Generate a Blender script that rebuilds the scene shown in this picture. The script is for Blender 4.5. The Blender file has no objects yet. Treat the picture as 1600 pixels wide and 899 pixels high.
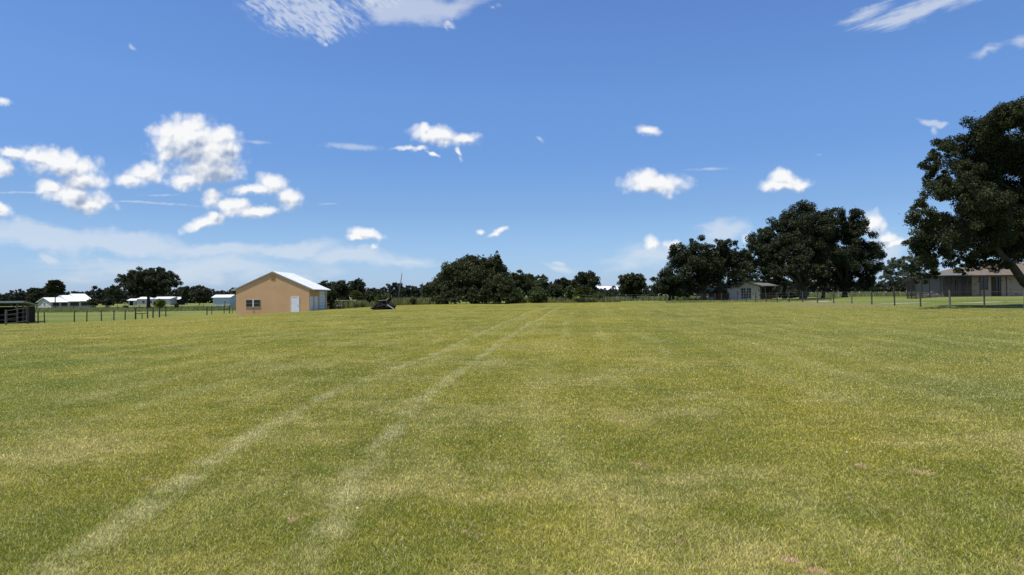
import bpy, math, random
import numpy as np
from mathutils import Vector, Matrix
R = math.radians
C = bpy.context.scene.collection
scene = bpy.context.scene

# ------------------------------------------------------------------ camera, sun, sky, exposure
FPX = 1067.0
EYE = 1.6
cam_d = bpy.data.cameras.new('camera'); cam = bpy.data.objects.new('camera', cam_d); C.objects.link(cam)
cam_d.sensor_width = 36; cam_d.lens = 36*FPX/1600
cam_d.clip_start = 0.05; cam_d.clip_end = 9000
CAM_R = Matrix.Rotation(R(90+0.725), 3, 'X') @ Matrix.Rotation(R(-0.6), 3, 'Z')
cam.matrix_world = Matrix.Translation((0, 0, EYE)) @ CAM_R.to_4x4()
scene.camera = cam

SUN_EL, SUN_AZ = R(70), R(-122)         # azimuth clockwise from +Y; the sun stands high, to the left and a little behind the viewer
sd = bpy.data.lights.new('sun', 'SUN'); sun = bpy.data.objects.new('sun', sd); C.objects.link(sun)
sd.energy = 4.0; sd.angle = R(0.5); sd.color = (1.0, 0.965, 0.9)
S = Vector((math.sin(SUN_AZ)*math.cos(SUN_EL), math.cos(SUN_AZ)*math.cos(SUN_EL), math.sin(SUN_EL)))
sun.rotation_euler = S.to_track_quat('Z', 'Y').to_euler()
scene.view_settings.view_transform = 'Standard'
scene.view_settings.look = 'None'
scene.view_settings.exposure = 0.25
scene.cycles.max_bounces = 6; scene.cycles.diffuse_bounces = 3; scene.cycles.transmission_bounces = 4
scene.view_settings.gamma = 1.0
SKY_STRENGTH = 0.085

def ray(px, py):
    v = CAM_R @ Vector(((px-800)/FPX, -(py-449.5)/FPX, -1.0))
    return v
def at(px, py, Y):
    """the point at distance Y in front that this place of the photograph shows"""
    v = ray(px, py)
    return Vector((v.x/v.y*Y, Y, EYE + v.z/v.y*Y))
def PXM(Y): return Y/FPX                # metres per photo pixel at distance Y

class NT:
    """small helper to write node graphs"""
    def __init__(s, nt): s.nt = nt
    def n(s, typ, **kw):
        nd = s.nt.nodes.new(typ)
        ins = kw.pop('ins', {})
        for k, v in kw.items(): setattr(nd, k, v)
        for k, v in ins.items(): s.set(nd.inputs[k], v)
        return nd
    def set(s, sock, v):
        if isinstance(v, bpy.types.NodeSocket): s.nt.links.new(v, sock)
        else: sock.default_value = v
    def m(s, op, a, b=None, c=None, clamp=False):
        nd = s.nt.nodes.new('ShaderNodeMath'); nd.operation = op; nd.use_clamp = clamp
        s.set(nd.inputs[0], a)
        if b is not None: s.set(nd.inputs[1], b)
        if c is not None: s.set(nd.inputs[2], c)
        return nd.outputs[0]
    def vm(s, op, a, b=None):
        nd = s.nt.nodes.new('ShaderNodeVectorMath'); nd.operation = op
        s.set(nd.inputs[0], a)
        if b is not None: s.set(nd.inputs[3] if op == 'SCALE' else nd.inputs[1], b)
        return nd.outputs['Value'] if op in ('LENGTH', 'DOT_PRODUCT', 'DISTANCE') else nd.outputs[0]
    def ss(s, v, lo, hi, a=0.0, b=1.0):
        nd = s.nt.nodes.new('ShaderNodeMapRange'); nd.interpolation_type = 'SMOOTHSTEP'
        s.set(nd.inputs['Value'], v); s.set(nd.inputs['From Min'], lo); s.set(nd.inputs['From Max'], hi)
        s.set(nd.inputs['To Min'], a); s.set(nd.inputs['To Max'], b)
        return nd.outputs[0]
    def mix(s, f, a, b):
        nd = s.nt.nodes.new('ShaderNodeMix'); nd.data_type = 'RGBA'
        s.set(nd.inputs[0], f); s.set(nd.inputs[6], a); s.set(nd.inputs[7], b)
        return nd.outputs[2]
    def noise(s, vec, scale, detail=4, rough=.55, dist=0.0):
        nd = s.nt.nodes.new('ShaderNodeTexNoise')
        s.set(nd.inputs['Vector'], vec); nd.inputs['Scale'].default_value = scale
        nd.inputs['Detail'].default_value = detail; nd.inputs['Roughness'].default_value = rough
        nd.inputs['Distortion'].default_value = dist
        return nd.outputs['Fac']
    def maps(s, vec, loc=(0,0,0), rot=0.0, scale=(1,1,1), typ='TEXTURE'):
        nd = s.nt.nodes.new('ShaderNodeMapping'); nd.vector_type = typ
        s.set(nd.inputs['Vector'], vec); nd.inputs['Location'].default_value = loc
        nd.inputs['Rotation'].default_value = (0, 0, rot); nd.inputs['Scale'].default_value = scale
        return nd.outputs[0]
def rgb(r, g, b): return (r, g, b, 1.0)

# --- sky with clouds, all in directions (nothing hangs on where the camera stands)
world = bpy.data.worlds.new('World'); scene.world = world; world.use_nodes = True
wt = world.node_tree; wt.nodes.clear(); W = NT(wt)
sky = W.n('ShaderNodeTexSky', sky_type='NISHITA')
sky.sun_disc = False; sky.sun_elevation = SUN_EL; sky.sun_rotation = SUN_AZ
sky.altitude = 0; sky.air_density = 1.0; sky.dust_density = 0.6; sky.ozone_density = 1.6
tc = W.n('ShaderNodeTexCoord')
sx = W.n('ShaderNodeSeparateXYZ', ins={0: tc.outputs['Generated']})
ay = W.m('MAXIMUM', W.m('ABSOLUTE', sx.outputs[1]), 0.05)
uv = W.n('ShaderNodeCombineXYZ', ins={0: W.m('DIVIDE', sx.outputs[0], ay), 1: W.m('DIVIDE', sx.outputs[2], ay)}).outputs[0]

def blob_group(name, blobs, grow=1.0, wmul=1.0):
    g = bpy.data.node_groups.new(name, 'ShaderNodeTree')
    g.interface.new_socket('p', in_out='INPUT', socket_type='NodeSocketVector')
    g.interface.new_socket('F', in_out='OUTPUT', socket_type='NodeSocketFloat')
    G = NT(g); gi = g.nodes.new('NodeGroupInput'); go = g.nodes.new('NodeGroupOutput')
    acc = None
    for b in blobs:
        px, py, rx, ry = b[:4]; rot = b[4] if len(b) > 4 else 0.0; w = (b[5] if len(b) > 5 else 1.0)*wmul
        v = ray(px, py)
        src = gi.outputs[0]
        if acc is not None:                 # keeps the blobs in one chain, so that few values are alive at a time
            cx = G.n('ShaderNodeCombineXYZ', ins={0: acc, 1: acc, 2: acc}).outputs[0]
            ma = G.n('ShaderNodeVectorMath', operation='MULTIPLY_ADD', ins={0: cx, 2: gi.outputs[0]}); ma.inputs[1].default_value = (1e-7, 1e-7, 0); src = ma.outputs[0]
        q = G.maps(src, (v.x/v.y, v.z/v.y, 0), R(rot), (rx*grow/FPX, ry*grow/FPX, 1))
        F = G.m('MULTIPLY_ADD', G.vm('LENGTH', q), -1.0, w)
        acc = F if acc is None else G.m('SMOOTH_MAX', acc, F, 0.25)
    g.links.new(acc, go.inputs[0])
    return g
def use(NTx, g, vec, name=None):
    nd = NTx.nt.nodes.new('ShaderNodeGroup'); nd.node_tree = g
    NTx.set(nd.inputs[0], vec)
    return nd.outputs[0]

cumulus = [  # (x, y, half width, half height, turn, weight) seen on the photograph
 (292,222,50,36),(332,240,40,36),(268,206,22,18),(300,198,26,16),(347,215,22,18),(360,236,14,16),(322,268,50,20),(350,270,24,18),(228,270,34,15),(205,282,26,11),(290,282,30,12),
 (95,257,58,20,-12),(58,248,42,10,-8),(22,240,22,7,-10),(130,282,34,14),(118,305,46,18,-12),(140,318,28,14),(80,292,24,10),
 (2,262,16,13),(0,326,22,9,-25),
 (334,308,15,14),(362,322,34,14,-8),(400,330,32,9),(392,296,36,8),(426,290,28,15,-10),(450,310,18,17),(318,349,28,9,15),(334,341,14,10),
 (690,214,42,13,-6),(664,203,8,8,-40),(722,216,22,8),(652,232,18,5,10,.8),(676,240,16,4,-25,.75),(716,240,5,14,15,.75),(640,232,40,4,0,.7),
 (1022,288,46,17,-5),(1005,280,25,15),(1012,203,22,9,-12,.85),(1224,288,38,11),(1222,278,20,13),(1250,290,20,7),
 (569,364,23,8,-4),(555,370,14,6),(585,384,9,7,0,.7),(782,361,14,6,18,.9),(772,367,12,5,15,.9),(753,362,9,5,0,.75),
 (1019,378,12,11,0,.9),(1052,384,13,11,0,.9),(1366,350,16,17,0,1),(1385,376,34,9,8,.8),
 (1400,380,24,7,20,.8),(6,158,14,9,0,.8),(1164,372,10,12,0,.8)]
soft = [
 (60,372,150,24,-3,1.1),(190,378,130,22,-6,1.1),(330,392,120,17,-2,1.0),(455,384,90,15,4,1.0),(560,398,110,20,-6,.95),(640,408,80,14,0,.8),
 (300,420,420,42,0,.75),(640,10,90,26,-4,1.15),(690,14,90,20,8,.9),(1130,362,60,22,8,.9),(1010,402,110,34,6,.75),(1390,385,50,40,0,.8),
 (870,415,60,14,-20,.6),(1545,82,60,16,14,.62),(1590,70,50,20,12,.6),(205,70,22,6,-45,.6),(840,217,16,9,-30,.6),(1285,240,26,8,-10,.45),
 (868,406,16,7,-20,.8),(84,404,24,9,-20,.8),(158,408,14,12,0,.55),(1460,187,24,7,-18,1.0),(1478,190,18,7,14,.95),(1466,198,10,9,0,.8),(1010,398,50,14,6,.9)]
streaks = [(552,229,52,6,-4,1.0),(400,221,34,5,-6,.8),(1110,265,60,4,2,.7),(40,301,90,3,1,.8),(230,318,110,3,-3,.8),(250,306,60,3,2,.7),(110,318,60,3,0,.6),(515,318,30,3,0,.6)]
ripple = [(480,20,95,40,-10,1.1),(505,48,34,28,0,1.0),(430,5,60,22,0,1),(510,70,12,14,0,.7),(590,5,60,22,0,.9),(708,42,16,9,0,.8),(770,5,22,10,0,.6)]
cirrus = [(1355,22,62,12,22,.95),(1430,20,100,17,16,1.1),(1470,8,70,14,14,1.0),(1360,42,40,8,20,.8)]
gC, gS, gR, gI, gT = [blob_group(n, b, gr, 1.32 if n == 'cumulus_shape' else 1.0) for n, b, gr in (('cumulus_shape', cumulus, 1.08), ('soft_cloud_shape', soft, 1.05), ('ripple_shape', ripple, 1.05), ('cirrus_shape', cirrus, 1.1), ('streak_shape', streaks, 1.1))]

def warp(p, scale, amp):
    nd = W.n('ShaderNodeTexNoise', ins={'Vector': p, 'Scale': scale, 'Detail': 4.0, 'Roughness': .6})
    return W.vm('ADD', p, W.vm('SCALE', W.vm('SUBTRACT', nd.outputs['Color'], (.5, .5, .5)), amp))
def cum_field(p):
    q = warp(p, 26.0, 0.019)
    F = use(W, gC, q)
    f = W.noise(p, 34.0, 8, .62, .1)
    pw = warp(p, 60.0, 0.010)
    def puff(sc):
        v = W.n('ShaderNodeTexVoronoi', feature='SMOOTH_F1', ins={'Vector': pw, 'Scale': sc, 'Smoothness': .5}); return v.outputs['Distance']
    b = W.m('ADD', W.m('MULTIPLY', W.m('SUBTRACT', .42, puff(44.0)), .62), W.m('MULTIPLY', W.m('SUBTRACT', .42, puff(105.0)), .34))
    return W.m('ADD', W.m('MULTIPLY_ADD', W.m('SUBTRACT', f, .5), 1.0, F), b)
F0 = cum_field(uv)
def after(f):
    cx = W.n('ShaderNodeCombineXYZ', ins={0: f, 1: f, 2: f}).outputs[0]
    ma = W.n('ShaderNodeVectorMath', operation='MULTIPLY_ADD', ins={0: cx, 2: uv}); ma.inputs[1].default_value = (1e-7, 1e-7, 0); return ma.outputs[0]
F1 = cum_field(W.vm('ADD', after(F0), (-.003, .006, 0)))
F2 = cum_field(W.vm('ADD', after(F1), (-.006, .026, 0)))
a_c = W.ss(F0, -0.12, 0.86)
# sunlit side of each billow against the side turned away, plus the depth of cloud above
lit = W.m('SUBTRACT', F1, F0)
deep = W.ss(F2, 0.15, 1.35)
shade = W.m('ADD', W.m('MULTIPLY', lit, .95), W.m('MULTIPLY_ADD', deep, .85, -.02), clamp=True)
col_c = W.mix(shade, rgb(1.0, 1.0, 1.0), rgb(.34, .43, .60))
# soft sheets
qs = warp(uv, 9.0, 0.06)
ns = W.noise(W.maps(uv, scale=(1.0, .28, 1)), 16.0, 6, .6, .3)
a_s = W.m('MULTIPLY', W.ss(W.m('MULTIPLY_ADD', W.m('SUBTRACT', ns, .5), 1.0, use(W, gS, qs)), 0.0, .7), .56)
# rippled high cloud
qr = warp(uv, 14.0, 0.05)
nr = W.noise(warp(W.maps(uv, rot=R(-38), scale=(1.0, .36, 1)), 20, .02), 62.0, 4, .55, .4)
Fr = use(W, gR, qr)
a_r = W.m('MULTIPLY', W.ss(Fr, -.05, .5), W.ss(W.m('MULTIPLY_ADD', W.ss(Fr, .1, .9), .20, nr), .40, .78))
a_r = W.m('MULTIPLY', a_r, .62)
qi = warp(uv, 10.0, 0.04)
ni = W.noise(W.maps(uv, rot=R(17), scale=(1.0, .12, 1)), 12.0, 6, .65, .4)
a_i = W.m('MULTIPLY', W.ss(W.m('MULTIPLY_ADD', W.m('SUBTRACT', ni, .5), 1.9, use(W, gI, qi)), .0, .95), .62)
a_t = W.m('MULTIPLY', W.ss(W.m('MULTIPLY_ADD', W.m('SUBTRACT', W.noise(uv, 70.0, 4, .6), .5), 1.2, use(W, gT, warp(uv, 12.0, .010))), 0.0, .8), .42)
a_s = W.m('MAXIMUM', a_s, a_t)
a_thin = W.m('SUBTRACT', 1.0, W.m('MULTIPLY', W.m('SUBTRACT', 1.0, a_s), W.m('MULTIPLY', W.m('SUBTRACT', 1.0, a_r), W.m('SUBTRACT', 1.0, a_i))))
# brighter, paler air near the horizon (humid summer air)
CLOUD = 9.6          # radiance of sunlit cloud in the sky texture's own units
el = W.m('MAXIMUM', sx.outputs[2], 0.0)
humid = W.ss(el, 0.0, 0.30, .38, 0.0)
base_sky = W.mix(humid, sky.outputs[0], rgb(3.9, 5.5, 7.3))
rp = W.n('ShaderNodeValToRGB', ins={'Fac': W.m('MULTIPLY', el, .5)})     # deep blue haze-free filter of the phone's rendering of the sky
stops = [(0.0, (.95, 1.08, 1.40)), (.022, (.82, 1.02, 1.36)), (.062, (.68, .88, 1.21)), (.098, (.66, .91, 1.32)), (.14, (.79, 1.08, 1.50)), (.19, (.82, 1.10, 1.56)), (.32, (.85, 1.05, 1.25))]
e = rp.color_ramp.elements
e[0].position, e[0].color = stops[0][0], rgb(*stops[0][1]); e[1].position, e[1].color = stops[-1][0], rgb(*stops[-1][1])
for p_, c_ in stops[1:-1]:
    x_ = e.new(p_); x_.color = rgb(*c_)
tint = W.vm('MULTIPLY', base_sky, rp.outputs[0])
white = W.n('ShaderNodeVectorMath', operation='SCALE'); W.set(white.inputs[0], (.90, .955, 1.03)); white.inputs[3].default_value = CLOUD*.86
c1 = W.mix(a_thin, tint, white.outputs[0])
cc = W.n('ShaderNodeVectorMath', operation='SCALE'); W.set(cc.inputs[0], col_c); cc.inputs[3].default_value = CLOUD
c2 = W.mix(W.m('MULTIPLY', a_c, .96), c1, cc.outputs[0])
bg = W.n('ShaderNodeBackground', ins={'Color': c2, 'Strength': SKY_STRENGTH})
# the rest of the dome (overhead and behind the viewer) has plain sky with a few soft clouds
plain = W.mix(W.ss(W.noise(tc.outputs['Generated'], 3.0, 4, .6), .52, .68, 0, .6), tint, white.outputs[0])
bg2 = W.n('ShaderNodeBackground', ins={'Color': plain, 'Strength': SKY_STRENGTH})
inside = W.m('MULTIPLY', W.m('GREATER_THAN', sx.outputs[1], .55), W.m('MULTIPLY', W.m('LESS_THAN', sx.outputs[2], .50), W.m('GREATER_THAN', sx.outputs[2], -.03)))
mxs = W.n('ShaderNodeMixShader', ins={0: inside, 1: bg2.outputs[0], 2: bg.outputs[0]})
wo = W.n('ShaderNodeOutputWorld'); wt.links.new(mxs.outputs[0], wo.inputs[0])

# ------------------------------------------------------------------ helpers
def sm(a, b, x):
    t = np.clip((np.asarray(x, float)-a)/(b-a), 0, 1); return t*t*(3-2*t)
def gz(X, Y):
    X = np.asarray(X, float); Y = np.asarray(Y, float)
    z = sm(5, 95, Y)*(-0.95 + 1.4*sm(-52, -8, X))
    z = z + 0.15*sm(10, 33, X)*sm(10, 42, Y)*(1-sm(60, 110, Y))
    z = z + 0.35*sm(50, 60, X)*sm(70, 88, Y)*(1-sm(120, 150, Y))
    z = z + .035*np.sin(X*.31+1.2)*np.sin(Y*.23+.4)*sm(6, 20, Y)*(1-sm(150, 260, Y)) + .02*np.sin(X*.83+Y*.37)*sm(6, 20, Y)*(1-sm(90, 160, Y))
    return z
def G(X, Y): return float(gz(X, Y))
def on(px, Y, py=470):
    p = at(px, py, Y); return Vector((p.x, Y, G(p.x, Y)))

def mesh_np(name, V, Fq=None, Ft=None, attrs=None, smooth=False):
    me = bpy.data.meshes.new(name)
    V = np.asarray(V, np.float32)
    loops = []; tot = []
    if Fq is not None and len(Fq): loops.append(np.asarray(Fq, np.int32).ravel()); tot.append(np.full(len(Fq), 4, np.int32))
    if Ft is not None and len(Ft): loops.append(np.asarray(Ft, np.int32).ravel()); tot.append(np.full(len(Ft), 3, np.int32))
    loops = np.concatenate(loops); tot = np.concatenate(tot)
    st = np.concatenate([[0], np.cumsum(tot)[:-1]]).astype(np.int32)
    me.vertices.add(len(V)); me.vertices.foreach_set('co', V.ravel())
    me.loops.add(len(loops)); me.loops.foreach_set('vertex_index', loops)
    me.polygons.add(len(tot)); me.polygons.foreach_set('loop_start', st); me.polygons.foreach_set('loop_total', tot)
    if smooth: me.polygons.foreach_set('use_smooth', np.ones(len(tot), bool))
    for k, a in (attrs or {}).items():
        at_ = me.attributes.new(k, 'FLOAT', 'POINT'); at_.data.foreach_set('value', np.asarray(a, np.float32))
    me.update(calc_edges=True)
    return me
def wloc(o):
    v = Vector((0, 0, 0))
    while o is not None: v = v + o.location; o = o.parent
    return v
def tag(o, label, cat=None, group=None, kind=None):
    if label: o['label'] = label
    if cat: o['category'] = cat
    if group: o['group'] = group
    if kind: o['kind'] = kind
    return o
def thing(name, label, cat, loc, group=None):
    o = bpy.data.objects.new(name, None); C.objects.link(o); o.location = loc
    o.empty_display_size = .3
    return tag(o, label, cat, group)
def link(name, me, mat, parent=None, shift=True):
    """V given in world metres; stored relative to the parent"""
    if mat is not None: me.materials.append(mat)
    o = bpy.data.objects.new(name, me); C.objects.link(o)
    if parent is not None:
        if shift:
            w = wloc(parent); me.transform(Matrix.Translation(-w))
        o.parent = parent
    return o
class FR:
    def __init__(s, o, yaw=0.0):
        s.o = Vector(o); s.U = Vector((math.cos(yaw), math.sin(yaw), 0)); s.Wd = Vector((-math.sin(yaw), math.cos(yaw), 0))
    def __call__(s, u, w, h): return s.o + s.U*u + s.Wd*w + Vector((0, 0, h))
ID = FR((0, 0, 0))
class MB:
    def __init__(s): s.V = []; s.F = []
    def poly(s, pts, faces):
        b = len(s.V); s.V += [tuple(p) for p in pts]; s.F += [tuple(i+b for i in f) for f in faces]; return s
    def box(s, F, u0, u1, w0, w1, h0, h1):
        P = [F(u, w, h) for h in (h0, h1) for u, w in ((u0, w0), (u1, w0), (u1, w1), (u0, w1))]
        return s.poly(P, [(3,2,1,0),(4,5,6,7),(0,1,5,4),(1,2,6,5),(2,3,7,6),(3,0,4,7)])
    def prism(s, F, prof, w0, w1):
        n = len(prof); P = [F(u, w0, h) for u, h in prof] + [F(u, w1, h) for u, h in prof]
        fs = [tuple(range(n)), tuple(range(2*n-1, n-1, -1))] + [((i+1) % n, i, i+n, (i+1) % n+n) for i in range(n)]
        return s.poly(P, fs)
    def tube(s, pts, rads, n=7, cap=True):
        pts = [Vector(p) for p in pts]
        if not hasattr(rads, '__len__'): rads = [rads]*len(pts)
        rings = []
        for i, p in enumerate(pts):
            d = (pts[min(i+1, len(pts)-1)] - pts[max(i-1, 0)])
            d = d.normalized() if d.length > 1e-9 else Vector((0, 0, 1))
            a = d.cross(Vector((0, 0, 1)) if abs(d.z) < .9 else Vector((1, 0, 0))).normalized(); b = d.cross(a)
            rings.append([p + (a*math.cos(t)+b*math.sin(t))*rads[i] for t in [2*math.pi*k/n for k in range(n)]])
        base = len(s.V)
        for r in rings: s.V += [tuple(v) for v in r]
        for i in range(len(rings)-1):
            for k in range(n):
                a0 = base+i*n+k; a1 = base+i*n+(k+1) % n
                s.F.append((a0, a1, a1+n, a0+n))
        if cap:
            s.F.append(tuple(base+k for k in range(n))[::-1]); s.F.append(tuple(base+(len(rings)-1)*n+k for k in range(n)))
        return s
    def build(s, name, mat, parent=None, smooth=False, bevel=0.0):
        me = bpy.data.meshes.new(name); me.from_pydata(s.V, [], s.F); me.update()
        import bmesh
        bm = bmesh.new(); bm.from_mesh(me); bmesh.ops.recalc_face_normals(bm, faces=bm.faces)
        if bevel: bmesh.ops.bevel(bm, geom=list(bm.edges), offset=bevel, segments=1, affect='EDGES')
        bm.to_mesh(me); bm.free()
        if smooth: me.polygons.foreach_set('use_smooth', [True]*len(me.polygons))
        return link(name, me, mat, parent)

# ------------------------------------------------------------------ materials
def base_mat(name):
    m = bpy.data.materials.new(name); m.use_nodes = True; m.node_tree.nodes.clear()
    return m, NT(m.node_tree)
def surf(name, c, c2=None, scale=3.0, rough=.8, spec=.3, bump=.15, bscale=None, metal=0.0, stretch=None):
    m, N = base_mat(name)
    tcx = N.n('ShaderNodeTexCoord').outputs['Object']
    if stretch: tcx = N.maps(tcx, scale=stretch, typ='POINT')
    f = N.noise(tcx, scale, 6, .6)
    col = N.mix(N.ss(f, .3, .7), rgb(*c), rgb(*(c2 or tuple(x*.8 for x in c))))
    b = N.n('ShaderNodeBsdfPrincipled', ins={'Base Color': col, 'Roughness': rough, 'Specular IOR Level': spec, 'Metallic': metal})
    if bump:
        bp = N.n('ShaderNodeBump', ins={'Strength': bump, 'Distance': .02, 'Height': N.noise(tcx, bscale or scale*8, 5, .6)})
        N.set(b.inputs['Normal'], bp.outputs[0])
    o = N.n('ShaderNodeOutputMaterial'); m.node_tree.links.new(b.outputs[0], o.inputs[0])
    return m
def leafmat(name, dark, light, trans=.18, rough=.55, spec=.25, yellow=None):
    m, N = base_mat(name)
    a = N.n('ShaderNodeAttribute', attribute_name='tint').outputs['Fac']
    g = N.n('ShaderNodeNewGeometry').outputs['Position']
    clump = N.noise(g, .55, 3, .5)
    f = N.m('ADD', N.m('MULTIPLY', a, .65), N.m('MULTIPLY', N.ss(clump, .3, .7), .35), clamp=True)
    col = N.mix(f, rgb(*dark), rgb(*light))
    b = N.n('ShaderNodeBsdfPrincipled', ins={'Base Color': col, 'Roughness': rough, 'Specular IOR Level': spec})
    t = N.n('ShaderNodeBsdfTranslucent', ins={'Color': N.mix(.5, col, rgb(light[0]*1.4, light[1]*1.5, light[2]))})
    mx = N.n('ShaderNodeMixShader', ins={0: trans, 1: b.outputs[0], 2: t.outputs[0]})
    o = N.n('ShaderNodeOutputMaterial'); m.node_tree.links.new(mx.outputs[0], o.inputs[0])
    return m

M = {}
M['oak'] = leafmat('oak_leaves', (.008, .012, .005), (.050, .062, .022))
M['oak_near'] = leafmat('near_oak_leaves', (.009, .013, .005), (.062, .074, .022))
M['bush'] = leafmat('bush_leaves', (.010, .014, .006), (.078, .088, .024))
M['shrub'] = leafmat('shrub_leaves', (.035, .055, .018), (.11, .145, .045))
M['sapling'] = leafmat('sapling_leaves', (.06, .10, .015), (.16, .22, .035), .35)
M['far'] = leafmat('far_wood_leaves', (.018, .024, .016), (.048, .055, .030))
M['grey_leaf'] = leafmat('grey_leaves', (.035, .048, .030), (.10, .12, .075))
M['weed'] = leafmat('weed_blades', (.11, .125, .045), (.27, .275, .11), .3)
M['palm'] = leafmat('palm_fronds', (.03, .045, .018), (.10, .12, .05))
M['bark'] = surf('bark', (.075, .062, .050), (.045, .038, .032), 3, .95, .1, .6, 14)
M['pale_bark'] = surf('pale_bark', (.115, .108, .095), (.06, .055, .048), 3, .95, .1, .6, 14)
M['post'] = surf('weathered_post', (.10, .082, .065), (.05, .042, .035), 6, .9, .15, .4)
M['post_grey'] = surf('grey_post', (.20, .18, .155), (.11, .10, .085), 6, .9, .15, .4)
M['wire'] = surf('galvanised_wire', (.20, .20, .195), (.12, .12, .115), 4, .6, .4, 0)
M['stucco'] = surf('yellow_stucco', (.64, .40, .225), (.58, .36, .20), .5, .9, .15, .3, 40)
M['white_metal'] = surf('white_roof_metal', (.88, .88, .88), (.82, .82, .82), .6, .4, .5, .05)
M['white_paint'] = surf('white_paint', (.78, .78, .78), (.70, .70, .71), 2, .6, .3, .05)
M['white_door'] = surf('white_door_paint', (.80, .83, .88), (.72, .75, .80), 2, .5, .3, .05)
M['grey_trim'] = surf('grey_trim', (.34, .35, .33), (.26, .27, .25), 2, .7, .3, .05)
M['glass'] = surf('dark_glass', (.02, .022, .025), (.03, .032, .035), 1, .08, .5, 0)
M['vent'] = surf('tan_vent', (.42, .24, .10), (.35, .2, .08), 4, .8, .2, .1)
M['stain'] = surf('stained_sill', (.36, .25, .15), (.48, .31, .17), 6, .9, .1, .1)
M['black_wood_and_shade'] = surf('dark_boards_and_shade', (.030, .028, .030), (.016, .015, .016), 2, .95, .1, .3)  # dark boards; on the barn this colour stands in for shade
M['old_wood'] = surf('old_wood', (.17, .145, .12), (.10, .085, .07), 4, .9, .15, .4)
M['pale_metal'] = surf('old_pale_metal', (.52, .53, .52), (.38, .38, .37), .8, .5, .5, .1)
M['blue_wall'] = surf('pale_blue_wall', (.42, .50, .56), (.36, .44, .50), .6, .7, .3, .1)
M['tan_wall'] = surf('pale_wall', (.55, .52, .50), (.46, .43, .42), .4, .9, .2, .2)
M['porch_wall'] = surf('grey_porch_wall', (.42, .40, .39), (.35, .33, .32), .4, .9, .2, .2)
M['shingle'] = surf('brown_shingles', (.20, .155, .125), (.13, .105, .085), 2.5, .95, .15, .5, 12)
M['shingle_grey'] = surf('grey_shingles', (.17, .17, .165), (.11, .11, .105), 2.5, .95, .15, .5, 12)
M['brown_paint'] = surf('brown_trim', (.055, .035, .025), (.035, .022, .016), 3, .7, .3, .1)
M['red_slat'] = surf('rusty_red_slats', (.20, .06, .045), (.12, .04, .03), 5, .9, .1, .3)
M['concrete'] = surf('pale_concrete', (.62, .59, .53), (.50, .475, .42), 1.5, .9, .2, .2)
M['scrap_black'] = surf('black_scrap', (.008, .008, .008), (.022, .021, .020), 3, .8, .2, .4)
M['board'] = surf('bleached_board', (.50, .46, .38), (.34, .31, .25), 3, .9, .2, .2)
M['screen'] = None
def stone_mat(name, c, dark, mortar):
    m, N = base_mat(name)
    tcx = N.n('ShaderNodeTexCoord').outputs['Object']
    # wall runs along x and z: bricks of pale slump block, a few burnt dark ones
    q = N.n('ShaderNodeMapping', ins={'Vector': tcx, 'Rotation': (R(90), 0, 0)}).outputs[0]
    br = N.n('ShaderNodeTexBrick', ins={'Vector': q, 'Color1': rgb(*c), 'Color2': rgb(*[x*.86 for x in c]), 'Mortar': rgb(*mortar), 'Scale': 1.0, 'Mortar Size': .012, 'Brick Width': .42, 'Row Height': .15})
    no = N.noise(tcx, 2.0, 5, .6)
    vo = N.n('ShaderNodeTexVoronoi', ins={'Vector': N.maps(tcx, scale=(1, 1, .45)), 'Scale': 1.15, 'Randomness': 1.0})
    spot = N.m('MULTIPLY', N.m('LESS_THAN', N.m('ADD', vo.outputs['Distance'], N.m('MULTIPLY', no, .2)), .33), .85)
    col = N.mix(spot, N.mix(N.ss(no, .3, .7, 0, .35), br.outputs['Color'], rgb(*[x*.7 for x in c])), rgb(*dark))
    b = N.n('ShaderNodeBsdfPrincipled', ins={'Base Color': col, 'Roughness': .9, 'Specular IOR Level': .2})
    bp = N.n('ShaderNodeBump', ins={'Strength': .5, 'Distance': .02, 'Height': br.outputs['Fac']}); bp.invert = True
    N.set(b.inputs['Normal'], bp.outputs[0])
    o = N.n('ShaderNodeOutputMaterial'); m.node_tree.links.new(b.outputs[0], o.inputs[0])
    return m
M['stone_white'] = stone_mat('white_block_wall', (.84, .76, .74), (.05, .045, .045), (.48, .45, .43))
M['stone_beige'] = stone_mat('beige_block_wall', (.36, .285, .235), (.10, .06, .05), (.40, .32, .26))
def screen_mat():
    m, N = base_mat('insect_screen')
    d = N.n('ShaderNodeBsdfDiffuse', ins={'Color': rgb(.03, .032, .035)})
    t = N.n('ShaderNodeBsdfTransparent')
    mx = N.n('ShaderNodeMixShader', ins={0: .68, 1: t.outputs[0], 2: d.outputs[0]})
    o = N.n('ShaderNodeOutputMaterial'); m.node_tree.links.new(mx.outputs[0], o.inputs[0]); return m
M['screen'] = screen_mat()

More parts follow.
